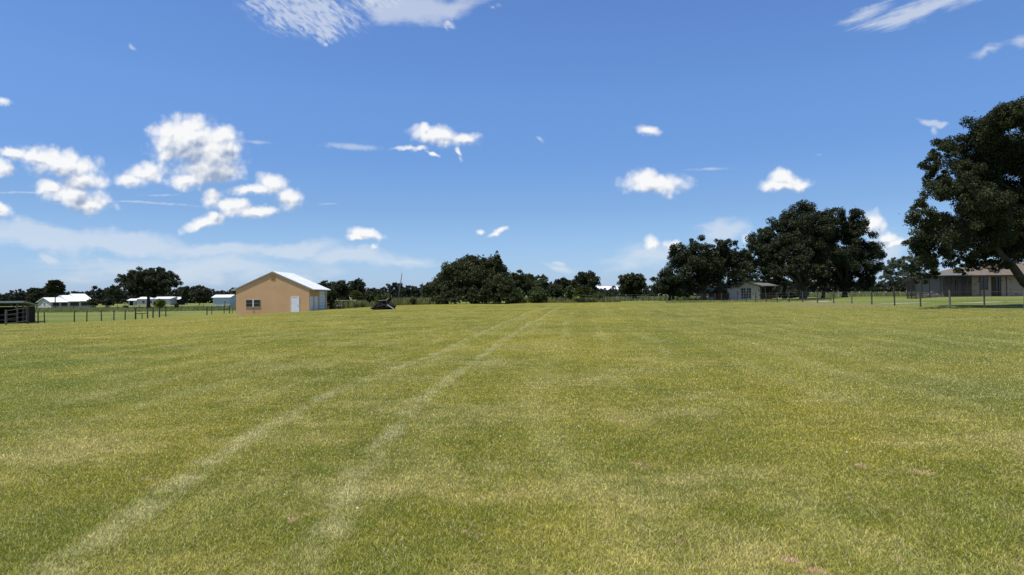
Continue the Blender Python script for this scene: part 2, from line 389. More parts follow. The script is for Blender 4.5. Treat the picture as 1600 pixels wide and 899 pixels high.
# --- grass colour, shared by the ground sheet and the blades (position only: patches, wheel tracks, dry spots)
def grass_group():
    g = bpy.data.node_groups.new('grass_colour', 'ShaderNodeTree')
    g.interface.new_socket('Position', in_out='INPUT', socket_type='NodeSocketVector')
    g.interface.new_socket('Color', in_out='OUTPUT', socket_type='NodeSocketColor')
    g.interface.new_socket('Bare', in_out='OUTPUT', socket_type='NodeSocketFloat')
    N = NT(g); gi = g.nodes.new('NodeGroupInput'); go = g.nodes.new('NodeGroupOutput')
    P = gi.outputs[0]
    s = N.n('ShaderNodeSeparateXYZ', ins={0: P}); X, Y = s.outputs[0], s.outputs[1]
    P2 = N.n('ShaderNodeCombineXYZ', ins={0: X, 1: Y, 2: 0.0}).outputs[0]
    big = N.noise(P2, .07, 4, .6); mid = N.noise(P2, .33, 5, .62); sml = N.noise(P2, 1.7, 5, .65); tiny = N.noise(P2, 9.0, 4, .6)
    green, lime, straw = rgb(.132, .145, .018), rgb(.256, .222, .030), rgb(.43, .36, .155)
    def add(*a):
        r = a[0]
        for x in a[1:]: r = N.m('ADD', r, x)
        return r
    v = add(N.m('MULTIPLY', big, .62), N.m('MULTIPLY', mid, .50), N.m('MULTIPLY', sml, .34), N.m('MULTIPLY', tiny, .20))   # about .8 mean
    col = N.mix(N.ss(v, .66, .98), green, lime)
    # dry, straw coloured grass
    dry = N.ss(add(N.m('MULTIPLY', N.noise(N.vm('ADD', P2, (31, 7, 0)), .45, 5, .6), .9), N.m('MULTIPLY', sml, .35), N.m('MULTIPLY', N.noise(P2, 5.0, 4, .6), .25)), .68, .98)
    near = N.ss(Y, 3.5, 22.0, 1.0, .55)
    col = N.mix(N.m('MULTIPLY', dry, N.m('MULTIPLY', near, .58)), col, straw)
    # greener stretch on the left, duller green on the right
    lg = N.m('MULTIPLY', N.ss(N.m('ADD', X, N.m('MULTIPLY', Y, .42)), 2.0, -3.0), N.m('MULTIPLY', N.ss(Y, 7.0, 11.0), N.ss(Y, 26.0, 17.0)))
    col = N.mix(N.m('MULTIPLY', lg, N.ss(mid, .35, .62, .65, .15)), col, rgb(.115, .148, .022))
    rg = N.m('MULTIPLY', N.ss(N.m('SUBTRACT', X, N.m('MULTIPLY', Y, .12)), .5, 8.0), N.ss(Y, 4, 12))
    col = N.mix(N.m('MULTIPLY', rg, N.ss(mid, .3, .7, .50, .25)), col, rgb(.165, .180, .048))
    # mower passes: strips that follow the same slow bend as the wheel tracks
    def curve(pts):
        fc = N.n('ShaderNodeFloatCurve', ins={'Value': N.m('DIVIDE', Y, 120.0)})
        cv = fc.mapping.curves[0]
        pts = [(a/120.0, (b+10)/25.0) for a, b in pts]
        cv.points[0].location = pts[0]; cv.points[1].location = pts[-1]
        for p in pts[1:-1]: cv.points.new(*p)
        fc.mapping.update()
        return N.m('MULTIPLY_ADD', fc.outputs[0], 25.0, -10.0)
    t1 = curve([(0, -2.2), (4.2, -2.75), (10, -3.05), (21, -1.95), (46, .4), (80, 4.3), (120, 9)])
    t2 = curve([(0, -1.0), (4.5, -1.28), (7.8, -1.46), (17, -.95), (46, 2.05), (72, 4.9), (120, 10.8)])
    wob = N.m('MULTIPLY', N.m('SUBTRACT', N.noise(P2, .9, 3, .5), .5), .35)
    dX = N.m('ADD', N.m('SUBTRACT', X, t1), wob)
    strip = N.m('SINE', N.m('MULTIPLY', dX, 2.35))
    col = N.mix(N.m('MULTIPLY', N.ss(strip, -.2, .9), N.ss(mid, .3, .7, .05, .30)), col, rgb(.275, .25, .055))
    thin = N.m('POWER', N.m('ABSOLUTE', N.m('SINE', N.m('MULTIPLY', N.m('ADD', dX, N.m('MULTIPLY', mid, .6)), 2.1))), 9.0)
    col = N.mix(N.m('MULTIPLY', thin, N.ss(N.noise(P2, .22, 3, .5), .42, .62, 0, .32)), col, rgb(.38, .35, .13))
    for t, wd in ((t1, .17), (t2, .15)):
        d = N.m('ABSOLUTE', N.m('ADD', N.m('SUBTRACT', X, t), wob))
        tr = N.m('MULTIPLY', N.ss(d, wd*1.5, wd*.2), N.ss(N.m('ADD', N.m('MULTIPLY', N.noise(P2, 2.4, 4, .6), .7), N.m('MULTIPLY', N.noise(P2, .5, 3, .5), .3)), .36, .62, .0, .9))
        tr = N.m('MULTIPLY', tr, N.ss(Y, 105, 70))
        col = N.mix(N.m('MULTIPLY', tr, .62), col, rgb(.42, .38, .19))
    # a drier band by the bend of the right fence
    bp = N.vm('LENGTH', N.maps(P2, (31.0, 66.0, 0), 0, (6.5, 12.0, 1)))
    col = N.mix(N.m('MULTIPLY', N.ss(N.m('ADD', bp, N.m('MULTIPLY', sml, .8)), 1.4, .9), .6), col, rgb(.24, .19, .10))
    # bare, reddish soil in small spots near the viewer
    bare = N.ss(add(N.m('MULTIPLY', N.noise(N.vm('ADD', P2, (3.1, 9.4, 0)), .8, 3, .5), .55), N.m('MULTIPLY', N.noise(N.vm('ADD', P2, (13, 2, 0)), 3.5, 4, .6), .55)), .665, .73)
    bare = N.m('MULTIPLY', bare, N.ss(Y, 9.0, 5.0))
    col = N.mix(N.m('MULTIPLY', bare, .75), col, rgb(.42, .27, .19))
    # rough pasture beyond the mown lawn
    past = N.mix(N.ss(N.noise(P2, .05, 5, .6), .35, .65), rgb(.125, .175, .035), rgb(.22, .245, .075))
    far = N.m('MAXIMUM', N.ss(Y, 108, 116), N.m('MAXIMUM', N.ss(X, -50.2, -50.9), N.ss(X, 33.3, 33.8)))
    col = N.mix(N.m('MULTIPLY', far, .75), col, past)
    g.links.new(col, go.inputs[0]); g.links.new(bare, go.inputs[1])
    return g
GC = grass_group()
def ground_mat():
    m, N = base_mat('grass_ground')
    P = N.n('ShaderNodeNewGeometry').outputs['Position']
    gr = N.n('ShaderNodeGroup'); gr.node_tree = GC; N.set(gr.inputs[0], P)
    # blade scale colour break-up, coarser as the blades thin out
    f1 = N.noise(P, 30.0, 6, .8); f2 = N.noise(P, 7.0, 8, .85)
    sy = N.n('ShaderNodeSeparateXYZ', ins={0: P}).outputs[1]
    f = N.m('ADD', N.m('MULTIPLY', f1, .5), N.m('MULTIPLY', f2, .5))
    nearf = N.ss(sy, 6.0, 26.0, .74, .92)      # near ground darkened in colour, as shade in the gaps between blades
    k = N.m('MULTIPLY', N.ss(f, .34, .66, .40, 1.55), nearf)
    col = N.vm('SCALE', gr.outputs[0], k)
    b = N.n('ShaderNodeBsdfPrincipled', ins={'Base Color': col, 'Roughness': .95, 'Specular IOR Level': .1})
    h = N.m('ADD', N.m('MULTIPLY', N.noise(P, 5.0, 8, .85), .16), N.m('MULTIPLY', N.noise(P, 40.0, 4, .7), .03))
    bp = N.n('ShaderNodeBump', ins={'Strength': .55, 'Distance': 1.0, 'Height': h})
    N.set(b.inputs['Normal'], bp.outputs[0])
    o = N.n('ShaderNodeOutputMaterial'); m.node_tree.links.new(b.outputs[0], o.inputs[0])
    return m
def blade_mat():
    m, N = base_mat('grass_blades')
    P = N.n('ShaderNodeNewGeometry').outputs['Position']
    gr = N.n('ShaderNodeGroup'); gr.node_tree = GC; N.set(gr.inputs[0], P)
    a = N.n('ShaderNodeAttribute', attribute_name='tint').outputs['Fac']
    col = N.mix(N.ss(a, .76, .90), N.vm('SCALE', gr.outputs[0], N.m('MULTIPLY', N.ss(a, 0, .8, .80, 3.05), N.ss(N.n('ShaderNodeSeparateXYZ', ins={0: P}).outputs[1], 8.0, 40.0, 1.18, 1.0))), rgb(.78, .68, .36))
    col = N.mix(N.ss(a, .10, .02), col, rgb(.10, .18, .03))
    b = N.n('ShaderNodeBsdfPrincipled', ins={'Base Color': col, 'Roughness': .6, 'Specular IOR Level': .25})
    t = N.n('ShaderNodeBsdfTranslucent', ins={'Color': col})
    mx = N.n('ShaderNodeMixShader', ins={0: .45, 1: b.outputs[0], 2: t.outputs[0]})
    o = N.n('ShaderNodeOutputMaterial'); m.node_tree.links.new(mx.outputs[0], o.inputs[0])
    return m

# ------------------------------------------------------------------ ground
def axis(lo, hi, fine_lo, fine_hi, step, grow=1.12):
    a = list(np.arange(fine_lo, fine_hi+1e-6, step)); s = step
    while a[-1] < hi: s *= grow; a.append(min(a[-1]+s, hi))
    s = step
    while a[0] > lo: s *= grow; a.insert(0, max(a[0]-s, lo))
    return np.array(a)
xs = axis(-6000, 6000, -75, 75, 1.0); ys = axis(-400, 8000, -2, 130, 1.0)
XX, YY = np.meshgrid(xs, ys); ZZ = gz(XX, YY)
nx, ny = len(xs), len(ys)
idx = np.arange(nx*ny).reshape(ny, nx)
Q = np.stack([idx[:-1, :-1], idx[:-1, 1:], idx[1:, 1:], idx[1:, :-1]], -1).reshape(-1, 4)
ground = link('ground', mesh_np('ground', np.stack([XX, YY, ZZ], -1).reshape(-1, 3), Q, smooth=True), ground_mat())
ground['kind'] = 'structure'

# short mown blades: dense at the viewer's feet, thinning with distance
def lawn(n, y0, y1, seed):
    rng = np.random.default_rng(seed)
    u = rng.random(n)
    p = 0.72                              # pdf ~ 1/Y^(1+p) per depth
    Y = (y0**-p + u*(y1**-p - y0**-p))**(-1/p)
    X = (rng.random(n)*2-1)*(Y*.80+1.2)
    keep = (X > -49.5) & (X < 33.2)
    X, Y = X[keep], Y[keep]; n = len(X)
    Z = gz(X, Y)
    wd = np.maximum(.0017, Y*.00036)*(rng.random(n)*.7+.65)
    ht = (.012+.020*rng.random(n)**1.4)*(1+np.clip(Y-8, 0, 30)*.010)
    a = rng.random(n)*2*np.pi; lean = rng.random(n)*.95+.50
    la = rng.random(n)*2*np.pi
    base = np.stack([X, Y, Z-.004], -1)
    side = np.stack([np.cos(a), np.sin(a), np.zeros(n)], -1)*wd[:, None]
    tip = base + np.stack([np.cos(la)*np.sin(lean)*ht*1.25, np.sin(la)*np.sin(lean)*ht*1.25, np.cos(lean)*ht+.008], -1)
    midp = base*.5+tip*.5 + np.stack([0*X, 0*X, ht*.15], -1)
    V = np.stack([base-side, base+side, midp+side*.8, tip, midp-side*.8], 1).reshape(-1, 3)
    b = np.arange(n)*5
    Fq = np.stack([b, b+1, b+2, b+4], -1); Ft = np.stack([b+4, b+2, b+3], -1)
    t = np.repeat(rng.random(n), 5)
    me = mesh_np('mown_grass', V, Fq, Ft, {'tint': t})
    me.materials.append(blade_mat())
    return me
lm = lawn(950000, 2.6, 60.0, 3)
lo = bpy.data.objects.new('mown_grass', lm); C.objects.link(lo)
tag(lo, 'short mown yellow green lawn grass with dry wheel tracks', 'grass', kind='stuff')

# ------------------------------------------------------------------ leaves and trees
def leaf_mesh(name, lobes, n, size, seed, clump=.34, shell=.25, upbias=.2, flat=.8, stray=.006):
    """lobes: rows (x,y,z,rx,ry,rz). Leaves sit in small clumps spread over each lobe, so that gaps stay open."""
    rng = np.random.default_rng(seed)
    L = np.asarray(lobes, float); n = int(n*2.2); size = size*.85
    area = (L[:, 3]*L[:, 5])**1.0; pr = area**.65; pr /= pr.sum()
    rm = np.sqrt(area.mean())
    nc = max(8, int(area.sum()/( (clump*rm*.8)**2 )*1.8))
    ci = rng.choice(len(L), nc, p=pr)
    d = rng.normal(size=(nc, 3)); d /= np.linalg.norm(d, axis=1)[:, None]
    d[:, 2] = np.where((d[:, 2] < 0) & (rng.random(nc) < upbias*2), -d[:, 2], d[:, 2])
    rad = shell + (1-shell)*rng.random(nc)**.55
    cc = L[ci, :3] + d*L[ci, 3:6]*rad[:, None]
    cr = clump*np.minimum(L[ci, 3], L[ci, 5])*(.55+.8*rng.random(nc))
    cw = cr**1.5; cw /= cw.sum()
    k = rng.choice(nc, n, p=cw)
    off = rng.normal(size=(n, 3)); off /= np.linalg.norm(off, axis=1)[:, None]
    off *= (rng.random(n)**.45)[:, None]
    off[:, 2] *= flat
    P = cc[k] + off*cr[k][:, None]
    st = rng.random(n) < stray
    P[st] += rng.normal(size=(st.sum(), 3))*cr[k][st][:, None]*.6
    nrm = rng.normal(size=(n, 3)) + off*.8 + np.array([0, 0, .5]); nrm /= np.linalg.norm(nrm, axis=1)[:, None]
    a = np.cross(nrm, rng.normal(size=(n, 3))); a /= np.linalg.norm(a, axis=1)[:, None]
    b = np.cross(nrm, a)
    s = size*(.6+.8*rng.random(n))[:, None]
    V = np.stack([P-a*s*.5, P-b*s*.28+nrm*s*.06, P+a*s*.5, P+b*s*.28+nrm*s*.06], 1).reshape(-1, 3)
    q = np.arange(n)*4
    t = np.clip(rng.normal(.45, .22, n) + (rng.random(nc)-.5)[k]*.35, 0, 1)
    return mesh_np(name, V, np.stack([q, q+1, q+2, q+3], -1), None, {'tint': np.repeat(t, 4)})

def limbs(base, fork, lobes, r0, rng, nmax=9, wild=.12):
    mb = MB(); base = Vector(base); fork = Vector(fork)
    mid = base.lerp(fork, .5) + Vector((rng.uniform(-1, 1), rng.uniform(-1, 1), 0))*r0*.5
    mb.tube([base-Vector((0, 0, .3)), base+Vector((0, 0, .25)), mid, fork], [r0*1.5, r0*1.08, r0*.85, r0*.72], 9)
    ls = sorted(lobes, key=lambda l: -l[3]*l[5])[:nmax]
    for l in ls:
        e = Vector(l[:3]); dv = e-fork
        m1 = fork + dv*.35 + Vector((rng.uniform(-1, 1), rng.uniform(-1, 1), rng.uniform(.0, 1.2)))*dv.length*wild
        m2 = fork + dv*.7 + Vector((rng.uniform(-1, 1), rng.uniform(-1, 1), rng.uniform(-.2, .8)))*dv.length*wild
        ra = r0*rng.uniform(.34, .48)
        st = fork - Vector((0, 0, rng.uniform(0, .12)*dv.length))
        mb.tube([st, m1, m2, e], [ra, ra*.7, ra*.45, ra*.18], 6)
        for _ in range(2):
            e2 = e + Vector((rng.uniform(-1, 1)*l[3], rng.uniform(-1, 1)*l[4], rng.uniform(-.5, .9)*l[5]))*.75
            mb.tube([m2, m2.lerp(e2, .5)+Vector((0, 0, .05*dv.length)), e2], [ra*.4, ra*.25, ra*.08], 5)
    return mb

def px_lobes(spec, Y, seed, depth=None):
    rng = np.random.default_rng(seed); out = []
    for s in spec:
        px, py, rx, ry = s[:4]
        span = depth if depth is not None else 30
        dY = s[4] if len(s) > 4 else rng.uniform(-1, 1)*span*PXM(Y)
        p = at(px, py, Y+dY); k = PXM(Y+dY)
        out.append((p.x, p.y, p.z, rx*k, max(rx, ry)*k*.95, ry*k))
    return out

def auto_lobes(px, Y, top, w, bot, seed, n=11):
    """a rounded, uneven crown between the rows top and bot of the photograph, w pixels wide"""
    rng = np.random.default_rng(seed)
    h = bot-top; out = [(px, (top+bot)/2+h*.05, w*.30, h*.34, 0)]
    for i in range(n):
        a = 2*math.pi*(i+rng.uniform(-.3, .3))/n
        rr = rng.uniform(.20, .30)
        cx = px + math.cos(a)*w*(.5-rr*.95)*rng.uniform(.82, 1.06)
        cy = (top+bot)/2 - math.sin(a)*h*(.5-rr*.95)*rng.uniform(.85, 1.05)
        out.append((cx, cy, w*rr*rng.uniform(.85, 1.1), h*rr*1.05, rng.uniform(-.32, .32)*w*PXM(Y)))
    out.append((px, (top+bot)/2, w*.28, h*.3, -w*.25*PXM(Y))); out.append((px, (top+bot)/2, w*.28, h*.3, w*.25*PXM(Y)))
    return px_lobes(out, Y, seed)

def tree(name, label, cat, tx, Y, lobes, n, leaf, mat, fork_py=None, r0=.35, bark='bark', seed=0, group=None, crown='crown', **kw):
    b = on(tx, Y)
    t = thing(name, label, cat, b, group)
    rng = random.Random(seed)
    if fork_py is not None:
        f = at(tx+kw.pop('fork_dx', 0), fork_py, Y)
        limbs(b, f, lobes, r0, rng, kw.pop('nmax', 9), kw.pop('wild', .12)).build('trunk', M[bark], t, smooth=True)
    else:
        mb = MB()
        for i in range(5):
            l = rng.choice(lobes); e = Vector(l[:3])
            s0 = b + Vector((rng.uniform(-.5, .5), rng.uniform(-.5, .5), -.1))*min(1, r0*3)
            mb.tube([s0, s0.lerp(e, .5)+Vector((0, 0, .1*(e-s0).length)), e], [r0*.5, r0*.3, r0*.1], 6)
        mb.build('stem', M[bark], t, smooth=True)
    me = leaf_mesh(crown, lobes, n, leaf, seed+100, **kw)
    link(crown if fork_py is not None else 'foliage', me, M[mat], t)
    return t

# --- the great oak at the right edge
lob = px_lobes([(1476,252,36,26),(1458,278,22,20),(1500,232,30,24),(1540,212,38,34),(1590,188,42,30),(1515,268,34,22),(1505,305,46,32),(1452,350,28,26),
    (1448,388,26,30),(1490,362,42,34),(1552,292,48,42),(1560,350,46,34),(1605,250,50,44),(1612,330,50,44),(1662,205,60,50),(1700,290,70,66),
    (1650,370,60,40),(1590,392,30,26),(1438,412,13,20),(1470,404,30,18),(1520,398,38,20),(1545,418,18,10),(1740,230,60,60),(1760,340,60,60),(1440,325,14,16),(1460,425,12,12),(1500,395,40,24),(1562,396,44,26),(1600,372,40,34),(1530,330,44,40),(1580,330,50,44),(1480,300,34,28),(1530,250,34,30),(1570,240,40,36),(1560,178,26,20),(1600,172,36,22),(1620,400,40,24),(1545,355,50,40),(1440,372,18,26),(1434,402,13,18),(1468,238,24,18),(1448,262,16,16),(1425,425,8,12),(1448,438,10,10),(1478,416,32,14),(1518,413,36,13),(1556,410,30,14),(1446,424,16,18),(1432,438,9,14),(1498,424,20,8),(1600,405,30,16),(1430,385,14,24)], 52, 5, 70)
tree('oak_tree', 'huge spreading dark oak at the right edge with low hanging boughs', 'tree', 1655, 52, lob, 220000, .17, 'oak_near', 395, .55, seed=11, nmax=18, fork_dx=-10, clump=.42, shell=.1, wild=.08)
b = on(1655, 52); root = [o for o in C.objects if o.name == 'oak_tree'][0]
e0 = at(1600, 442, 51); 
MB().tube([b+Vector((0, 0, .6)), at(1628, 462, 51.3), e0, at(1582, 416, 50.5), at(1565, 398, 50), at(1545, 370, 50)], [.42, .36, .30, .26, .20, .10], 8).build('bough', M['bark'], root, smooth=True)

# --- the group of oaks round the small white building
def T(name, label, tx, Y, spec, n, leaf, mat='oak', **kw):
    return tree(name, label, 'tree', tx, Y, px_lobes(spec, Y, kw.get('seed', 1), kw.pop('depth', 22)), n, leaf, mat, **kw)
T('oak_tree', 'dark oak whose crown bulges left of the small white building, above its red slatted lean-to', 1100, 128, [(1066,402,22,20),(1092,388,24,20),(1084,420,40,30),(1060,435,26,22),(1110,412,30,28),(1104,442,36,24),(1122,392,18,18),(1140,388,16,14),(1130,420,30,30),(1150,402,10,16)],
  26000, .36, fork_py=452, r0=.55, seed=21)
T('oak_tree', 'low dark tree reaching to the ground left of the oak beside the red slatted lean-to', 1046, 126, [(1036,442,20,17),(1052,446,20,18),(1028,452,13,10),(1062,456,15,11),(1045,458,20,9)],
  9000, .34, fork_py=458, r0=.25, seed=22)
T('oak_tree', 'tallest oak of the right group, with pale forked limbs showing under its crown', 1255, 122, [(1248,338,26,22),(1226,362,28,24),(1262,360,30,28),(1200,384,26,26),(1176,396,16,16),(1190,376,20,20),(1245,392,36,28),(1215,410,36,26),(1186,425,28,22),(1272,398,30,26),(1260,332,14,12),(1282,345,12,14),(1168,425,14,16),(1214,424,22,14,-5),(1284,424,20,16,-5),(1246,412,26,14,-6),(1262,428,10,8,-6)],
  42000, .34, fork_py=440, r0=.62, bark='pale_bark', seed=23, nmax=12)
big = [o for o in C.objects if o.get('label', '').startswith('tallest oak')][0]
mbp = MB()
for a, bb, c in (((1253,450),(1236,434),(1212,420)), ((1254,448),(1247,430),(1238,414)), ((1258,447),(1266,430),(1274,422)), ((1260,446),(1270,436),(1275,429)), ((1250,452),(1230,438),(1209,427))):
    mbp.tube([at(*a, 120.5), at(*bb, 118.5), at(*c, 117)], [.26, .15, .05], 6)
mbp.build('limb', M['pale_bark'], big, smooth=True)
T('oak_tree', 'broad black oak right of the tallest one, its crown rounding down to the pasture', 1320, 126, [(1302,344,24,22),(1328,352,26,24),(1290,364,24,24),(1342,370,24,26),(1312,382,36,30),(1352,398,26,26),(1370,406,18,16),(1300,412,36,28),(1336,424,36,26),(1362,430,20,18),(1290,440,22,14),(1322,448,30,12),(1350,442,20,12)],
  42000, .34, fork_py=450, r0=.5, seed=24)
T('oak_tree', 'dark tree behind the porch of the small white building', 1226, 138, [(1222,428,22,16),(1240,420,20,16),(1206,432,18,14),(1250,436,14,12),(1215,446,14,7)],
  9000, .36, fork_py=446, r0=.42, seed=25)
T('oak_tree', 'oak standing back between the two high crowns of the right group', 1286, 150, [(1280,380,22,26),(1272,420,26,26),(1300,430,26,20),(1285,445,22,12)],
  9000, .42, fork_py=452, r0=.4, seed=26)
T('oak_tree', 'background oak filling the gap over the small white building', 1160, 150, [(1160,415,24,26),(1145,435,22,18),(1175,440,22,14),(1136,405,14,20)],
  8000, .42, fork_py=448, r0=.4, seed=27)
T('small_tree', 'small round open crowned grey green tree alone in the right pasture', 1397, 118, [(1388,420,10,10),(1402,416,11,11),(1396,432,18,9),(1382,436,9,7),(1411,434,9,8),(1394,410,6,7)],
  3000, .30, 'grey_leaf', fork_py=446, r0=.17, seed=28, shell=.3)
T('small_tree', 'thin grey leaved tree behind the left end of the screened porch', 1424, 135, [(1420,412,12,12),(1430,425,14,12),(1416,430,12,10),(1436,408,12,12),(1424,440,16,10)],
  4200, .36, 'grey_leaf', fork_py=448, r0=.17, seed=29, shell=.3)

# --- middle: the great bush and the growth right of it
T('big_bush', 'big rounded dark bush reaching to the ground at the middle of the lawn edge', 742, 110,
  [(742,440,52,30,0),(700,450,26,22),(715,430,26,22),(690,456,18,16),(735,418,24,17),(765,422,26,18),(780,448,22,24),(757,455,40,18,-4),(715,458,30,15,-3),(777,410,9,11),(748,410,12,10),(728,411,9,8),(714,418,10,8),(792,458,13,14),(786,430,12,12),(700,437,12,12),
   (730,466,40,8,-4),(770,466,28,8,-4),(697,468,20,6),(690,467,16,8,-5),(712,467,20,8,-5),(735,467,20,8,-5),(758,466,20,9,-5),(778,465,18,10,-4),(796,464,14,10,-2),(770,462,24,12,-3),(790,466,16,9,-6),(700,471,14,5,-7),(720,471,14,5,-7),(682,470,10,6,-3),(745,471,14,5,-7),(770,471,14,5,-7),(793,470,14,6,-7)]+[(x_,y_,3.2,8,0) for x_, y_ in ((700,432),(712,418),(721,408),(730,405),(738,406),(746,402),(757,404),(768,405),(776,399),(780,408),(787,420),(796,428),(690,440),(752,407))], 64000, .30, 'bush', seed=31, r0=.4, clump=.30, shell=.35, stray=.02)
bush_root = [o for o in C.objects if o.name == 'big_bush'][0]

def bushy(name, label, px, Y, top, w, bot, n, leaf, mat, seed, trunk=None, r0=.2, cat=None, group=None, nl=9, **kw):
    return tree(name, label, cat or ('tree' if trunk else 'bush'), px, Y, auto_lobes(px, Y, top, w, bot, seed, nl), n, leaf, mat, fork_py=trunk, r0=r0, seed=seed, group=group, **kw)
bushy('shrub', 'olive green bush leaning against the right flank of the big dark bush', 808, 113, 424, 34, 472, 5000, .34, 'bush', 41)
bushy('shrub', 'grey green low bush at the lawn edge right of the big dark bush', 806, 108, 450, 30, 473, 3000, .28, 'shrub', 42)
bushy('small_tree', 'flat topped dark tree second to the right of the big bush', 826, 125, 427, 30, 466, 4000, .36, 'bush', 43, 452)
bushy('shrub', 'wide pale leaved shrub at the lawn edge below the cabbage palm', 840, 110, 449, 34, 473, 3600, .28, 'shrub', 44)
bushy('shrub', 'bright green bushy shrub between the cabbage palm and the round crowned tree', 868, 116, 444, 26, 468, 2600, .30, 'bush', 45)
bushy('shrub', 'pale shrub left of the drooping palmetto clump', 890, 114, 447, 22, 470, 2200, .28, 'shrub', 46)
bushy('round_tree', 'round crowned dark tree standing above the shrubs left of the long white roof', 914, 128, 423, 44, 462, 8000, .34, 'oak', 47, 455, .3, nl=10)
bushy('shrub', 'small pale shrub in front of the left end of the long white roof', 938, 116, 458, 20, 470, 1300, .26, 'shrub', 48)
bushy('bushy_tree', 'bushy dark green tree right of the long white roof', 988, 140, 425, 46, 467, 9000, .38, 'bush', 49, 458, .3, nl=11)
bushy('small_tree', 'dark tree crown between the flat topped tree and the round crowned tree', 880, 136, 434, 34, 460, 3600, .42, 'oak', 50, 452)

def fan_palm(name, label, px, Y, py, rpx, seed, trunk=True, mat='palm', n=34, group=None):
    b = on(px, Y); t = thing(name, label, 'palm', b, group); rng = np.random.default_rng(seed)
    c = at(px, py, Y); r = rpx*PXM(Y)
    if trunk:
        MB().tube([b-Vector((0, 0, .2)), b.lerp(c, .5)+Vector((.06, 0, 0)), c], [.20, .16, .15], 8).build('trunk', M['bark'], t, smooth=True)
    V = []; Ft = []; tint = []
    for i in range(n):
        a = i*2.399; e = math.asin(rng.uniform(-.75, .98)) if trunk else math.asin(rng.uniform(.05, .98))
        d = Vector((math.cos(a)*math.cos(e), math.sin(a)*math.cos(e), math.sin(e)))
        hub = c + d*r*.48; up = Vector((0, 0, 1)); sd_ = d.cross(up).normalized(); q = sd_.cross(d)
        tv = rng.uniform(.1, .9); L = r*rng.uniform(.45, .62)
        for k in range(13):
            th = R(-80+160*k/12)
            dr = (d*math.cos(th)+sd_*math.sin(th)); tip = hub + dr*L - up*L*.35*rng.uniform(.5, 1.2)
            wv = q.cross(dr).normalized()*L*.06 if q.cross(dr).length > 0 else sd_*.02
            b0 = len(V); V += [hub-wv*.4, hub+dr*L*.55+wv, tip, hub+dr*L*.55-wv]; Ft.append((b0, b0+1, b0+2)); Ft.append((b0, b0+2, b0+3)); tint += [tv]*4
    me = mesh_np('fronds', [tuple(v) for v in V], None, Ft, {'tint': tint}); link('fronds', me, M[mat], t)
    return t
fan_palm('cabbage_palm', 'cabbage palm with a ball of drooping fronds among the shrubs right of the big bush', 846, 118, 439, 13, 1)
fan_palm('palmetto_clump', 'drooping palmetto clump below the round crowned tree', 912, 112, 463, 20, 2, trunk=False, n=46)
fan_palm('cabbage_palm', 'cabbage palm behind the roof ridge of the left white house', 86, 240, 449, 15, 3, n=120, mat='oak')
bushy('oak_tree', 'dark crown between the left white house and the cabbage palm beside it', 74, 275, 448, 28, 474, 4000, .62, 'oak', 79, 470, .3)
fan_palm('palmetto_clump', 'grey green palmetto clump left of the scrap pile', 556, 112, 464, 12, 4, trunk=False, n=40)

# --- left side trees
bushy('spreading_oak', 'wide flat bottomed oak with a forked trunk in the left pasture', 232, 200, 418, 100, 465, 30000, .46, 'oak', 61, 462, .55, nl=14, nmax=10)
bushy('young_tree', 'small bright green young tree behind the left wire fence', 249, 112, 466, 21, 482, 1400, .26, 'sapling', 62, 480, .07, nl=6)
bushy('oak_tree', 'dark tree left of the cabbage palm by the left white house', 58, 262, 449, 30, 475, 4200, .62, 'oak', 63, 470, .3)
bushy('shrub', 'round shrub at the right end of the left white house', 146, 225, 466, 22, 480, 1700, .5, 'bush', 64)
bushy('shrub', 'dark round shrub farther right of the left white house', 168, 225, 463, 22, 480, 1800, .5, 'oak', 65)
bushy('shrub', 'low shrub in the pasture just left of the spreading oak', 196, 210, 477, 10, 483, 500, .35, 'shrub', 66)
bushy('shrub', 'low shrub alone in the pasture right of the young tree', 276, 190, 474, 8, 482, 400, .35, 'bush', 67)
bushy('oak_tree', 'round dark tree crown left of the spreading oak', 178, 330, 444, 26, 474, 2600, .8, 'oak', 68, 468)
bushy('oak_tree', 'dark tree before the wood left of the pale blue shed', 312, 300, 446, 34, 472, 3400, .75, 'oak', 69, 468)
bushy('oak_tree', 'dark crown right of the spreading oak above the long white building', 292, 330, 447, 26, 470, 2400, .8, 'oak', 70, 466)
bushy('shrub', 'dark shrub at the far right corner of the yellow building', 517, 112, 446, 20, 478, 2600, .30, 'bush', 71)
bushy('shrub', 'bushy growth right of the wooden stand behind the yellow building', 580, 116, 455, 24, 474, 2200, .30, 'bush', 72)
bushy('shrub', 'pale green rounded shrub just behind the scrap pile', 600, 112, 459, 30, 475, 2600, .28, 'shrub', 73)
bushy('shrub', 'dark small shrub in the tall weeds left of the big bush', 645, 112, 466, 11, 475, 700, .25, 'bush', 74)
bushy('round_tree', 'dark crown nearest behind the roof of the yellow building', 507, 290, 438, 26, 468, 2400, .75, 'oak', 75, 464)
bushy('round_tree', 'dark double crown right of the yellow building', 530, 300, 436, 30, 468, 3000, .75, 'oak', 76, 464)
bushy('round_tree', 'tall dark crown second right of the yellow building', 558, 300, 436, 30, 468, 3000, .75, 'oak', 77, 464)
bushy('small_tree', 'thin tree with an open crown left of the big bush', 668, 150, 442, 22, 472, 2200, .40, 'bush', 78, 462, .12)

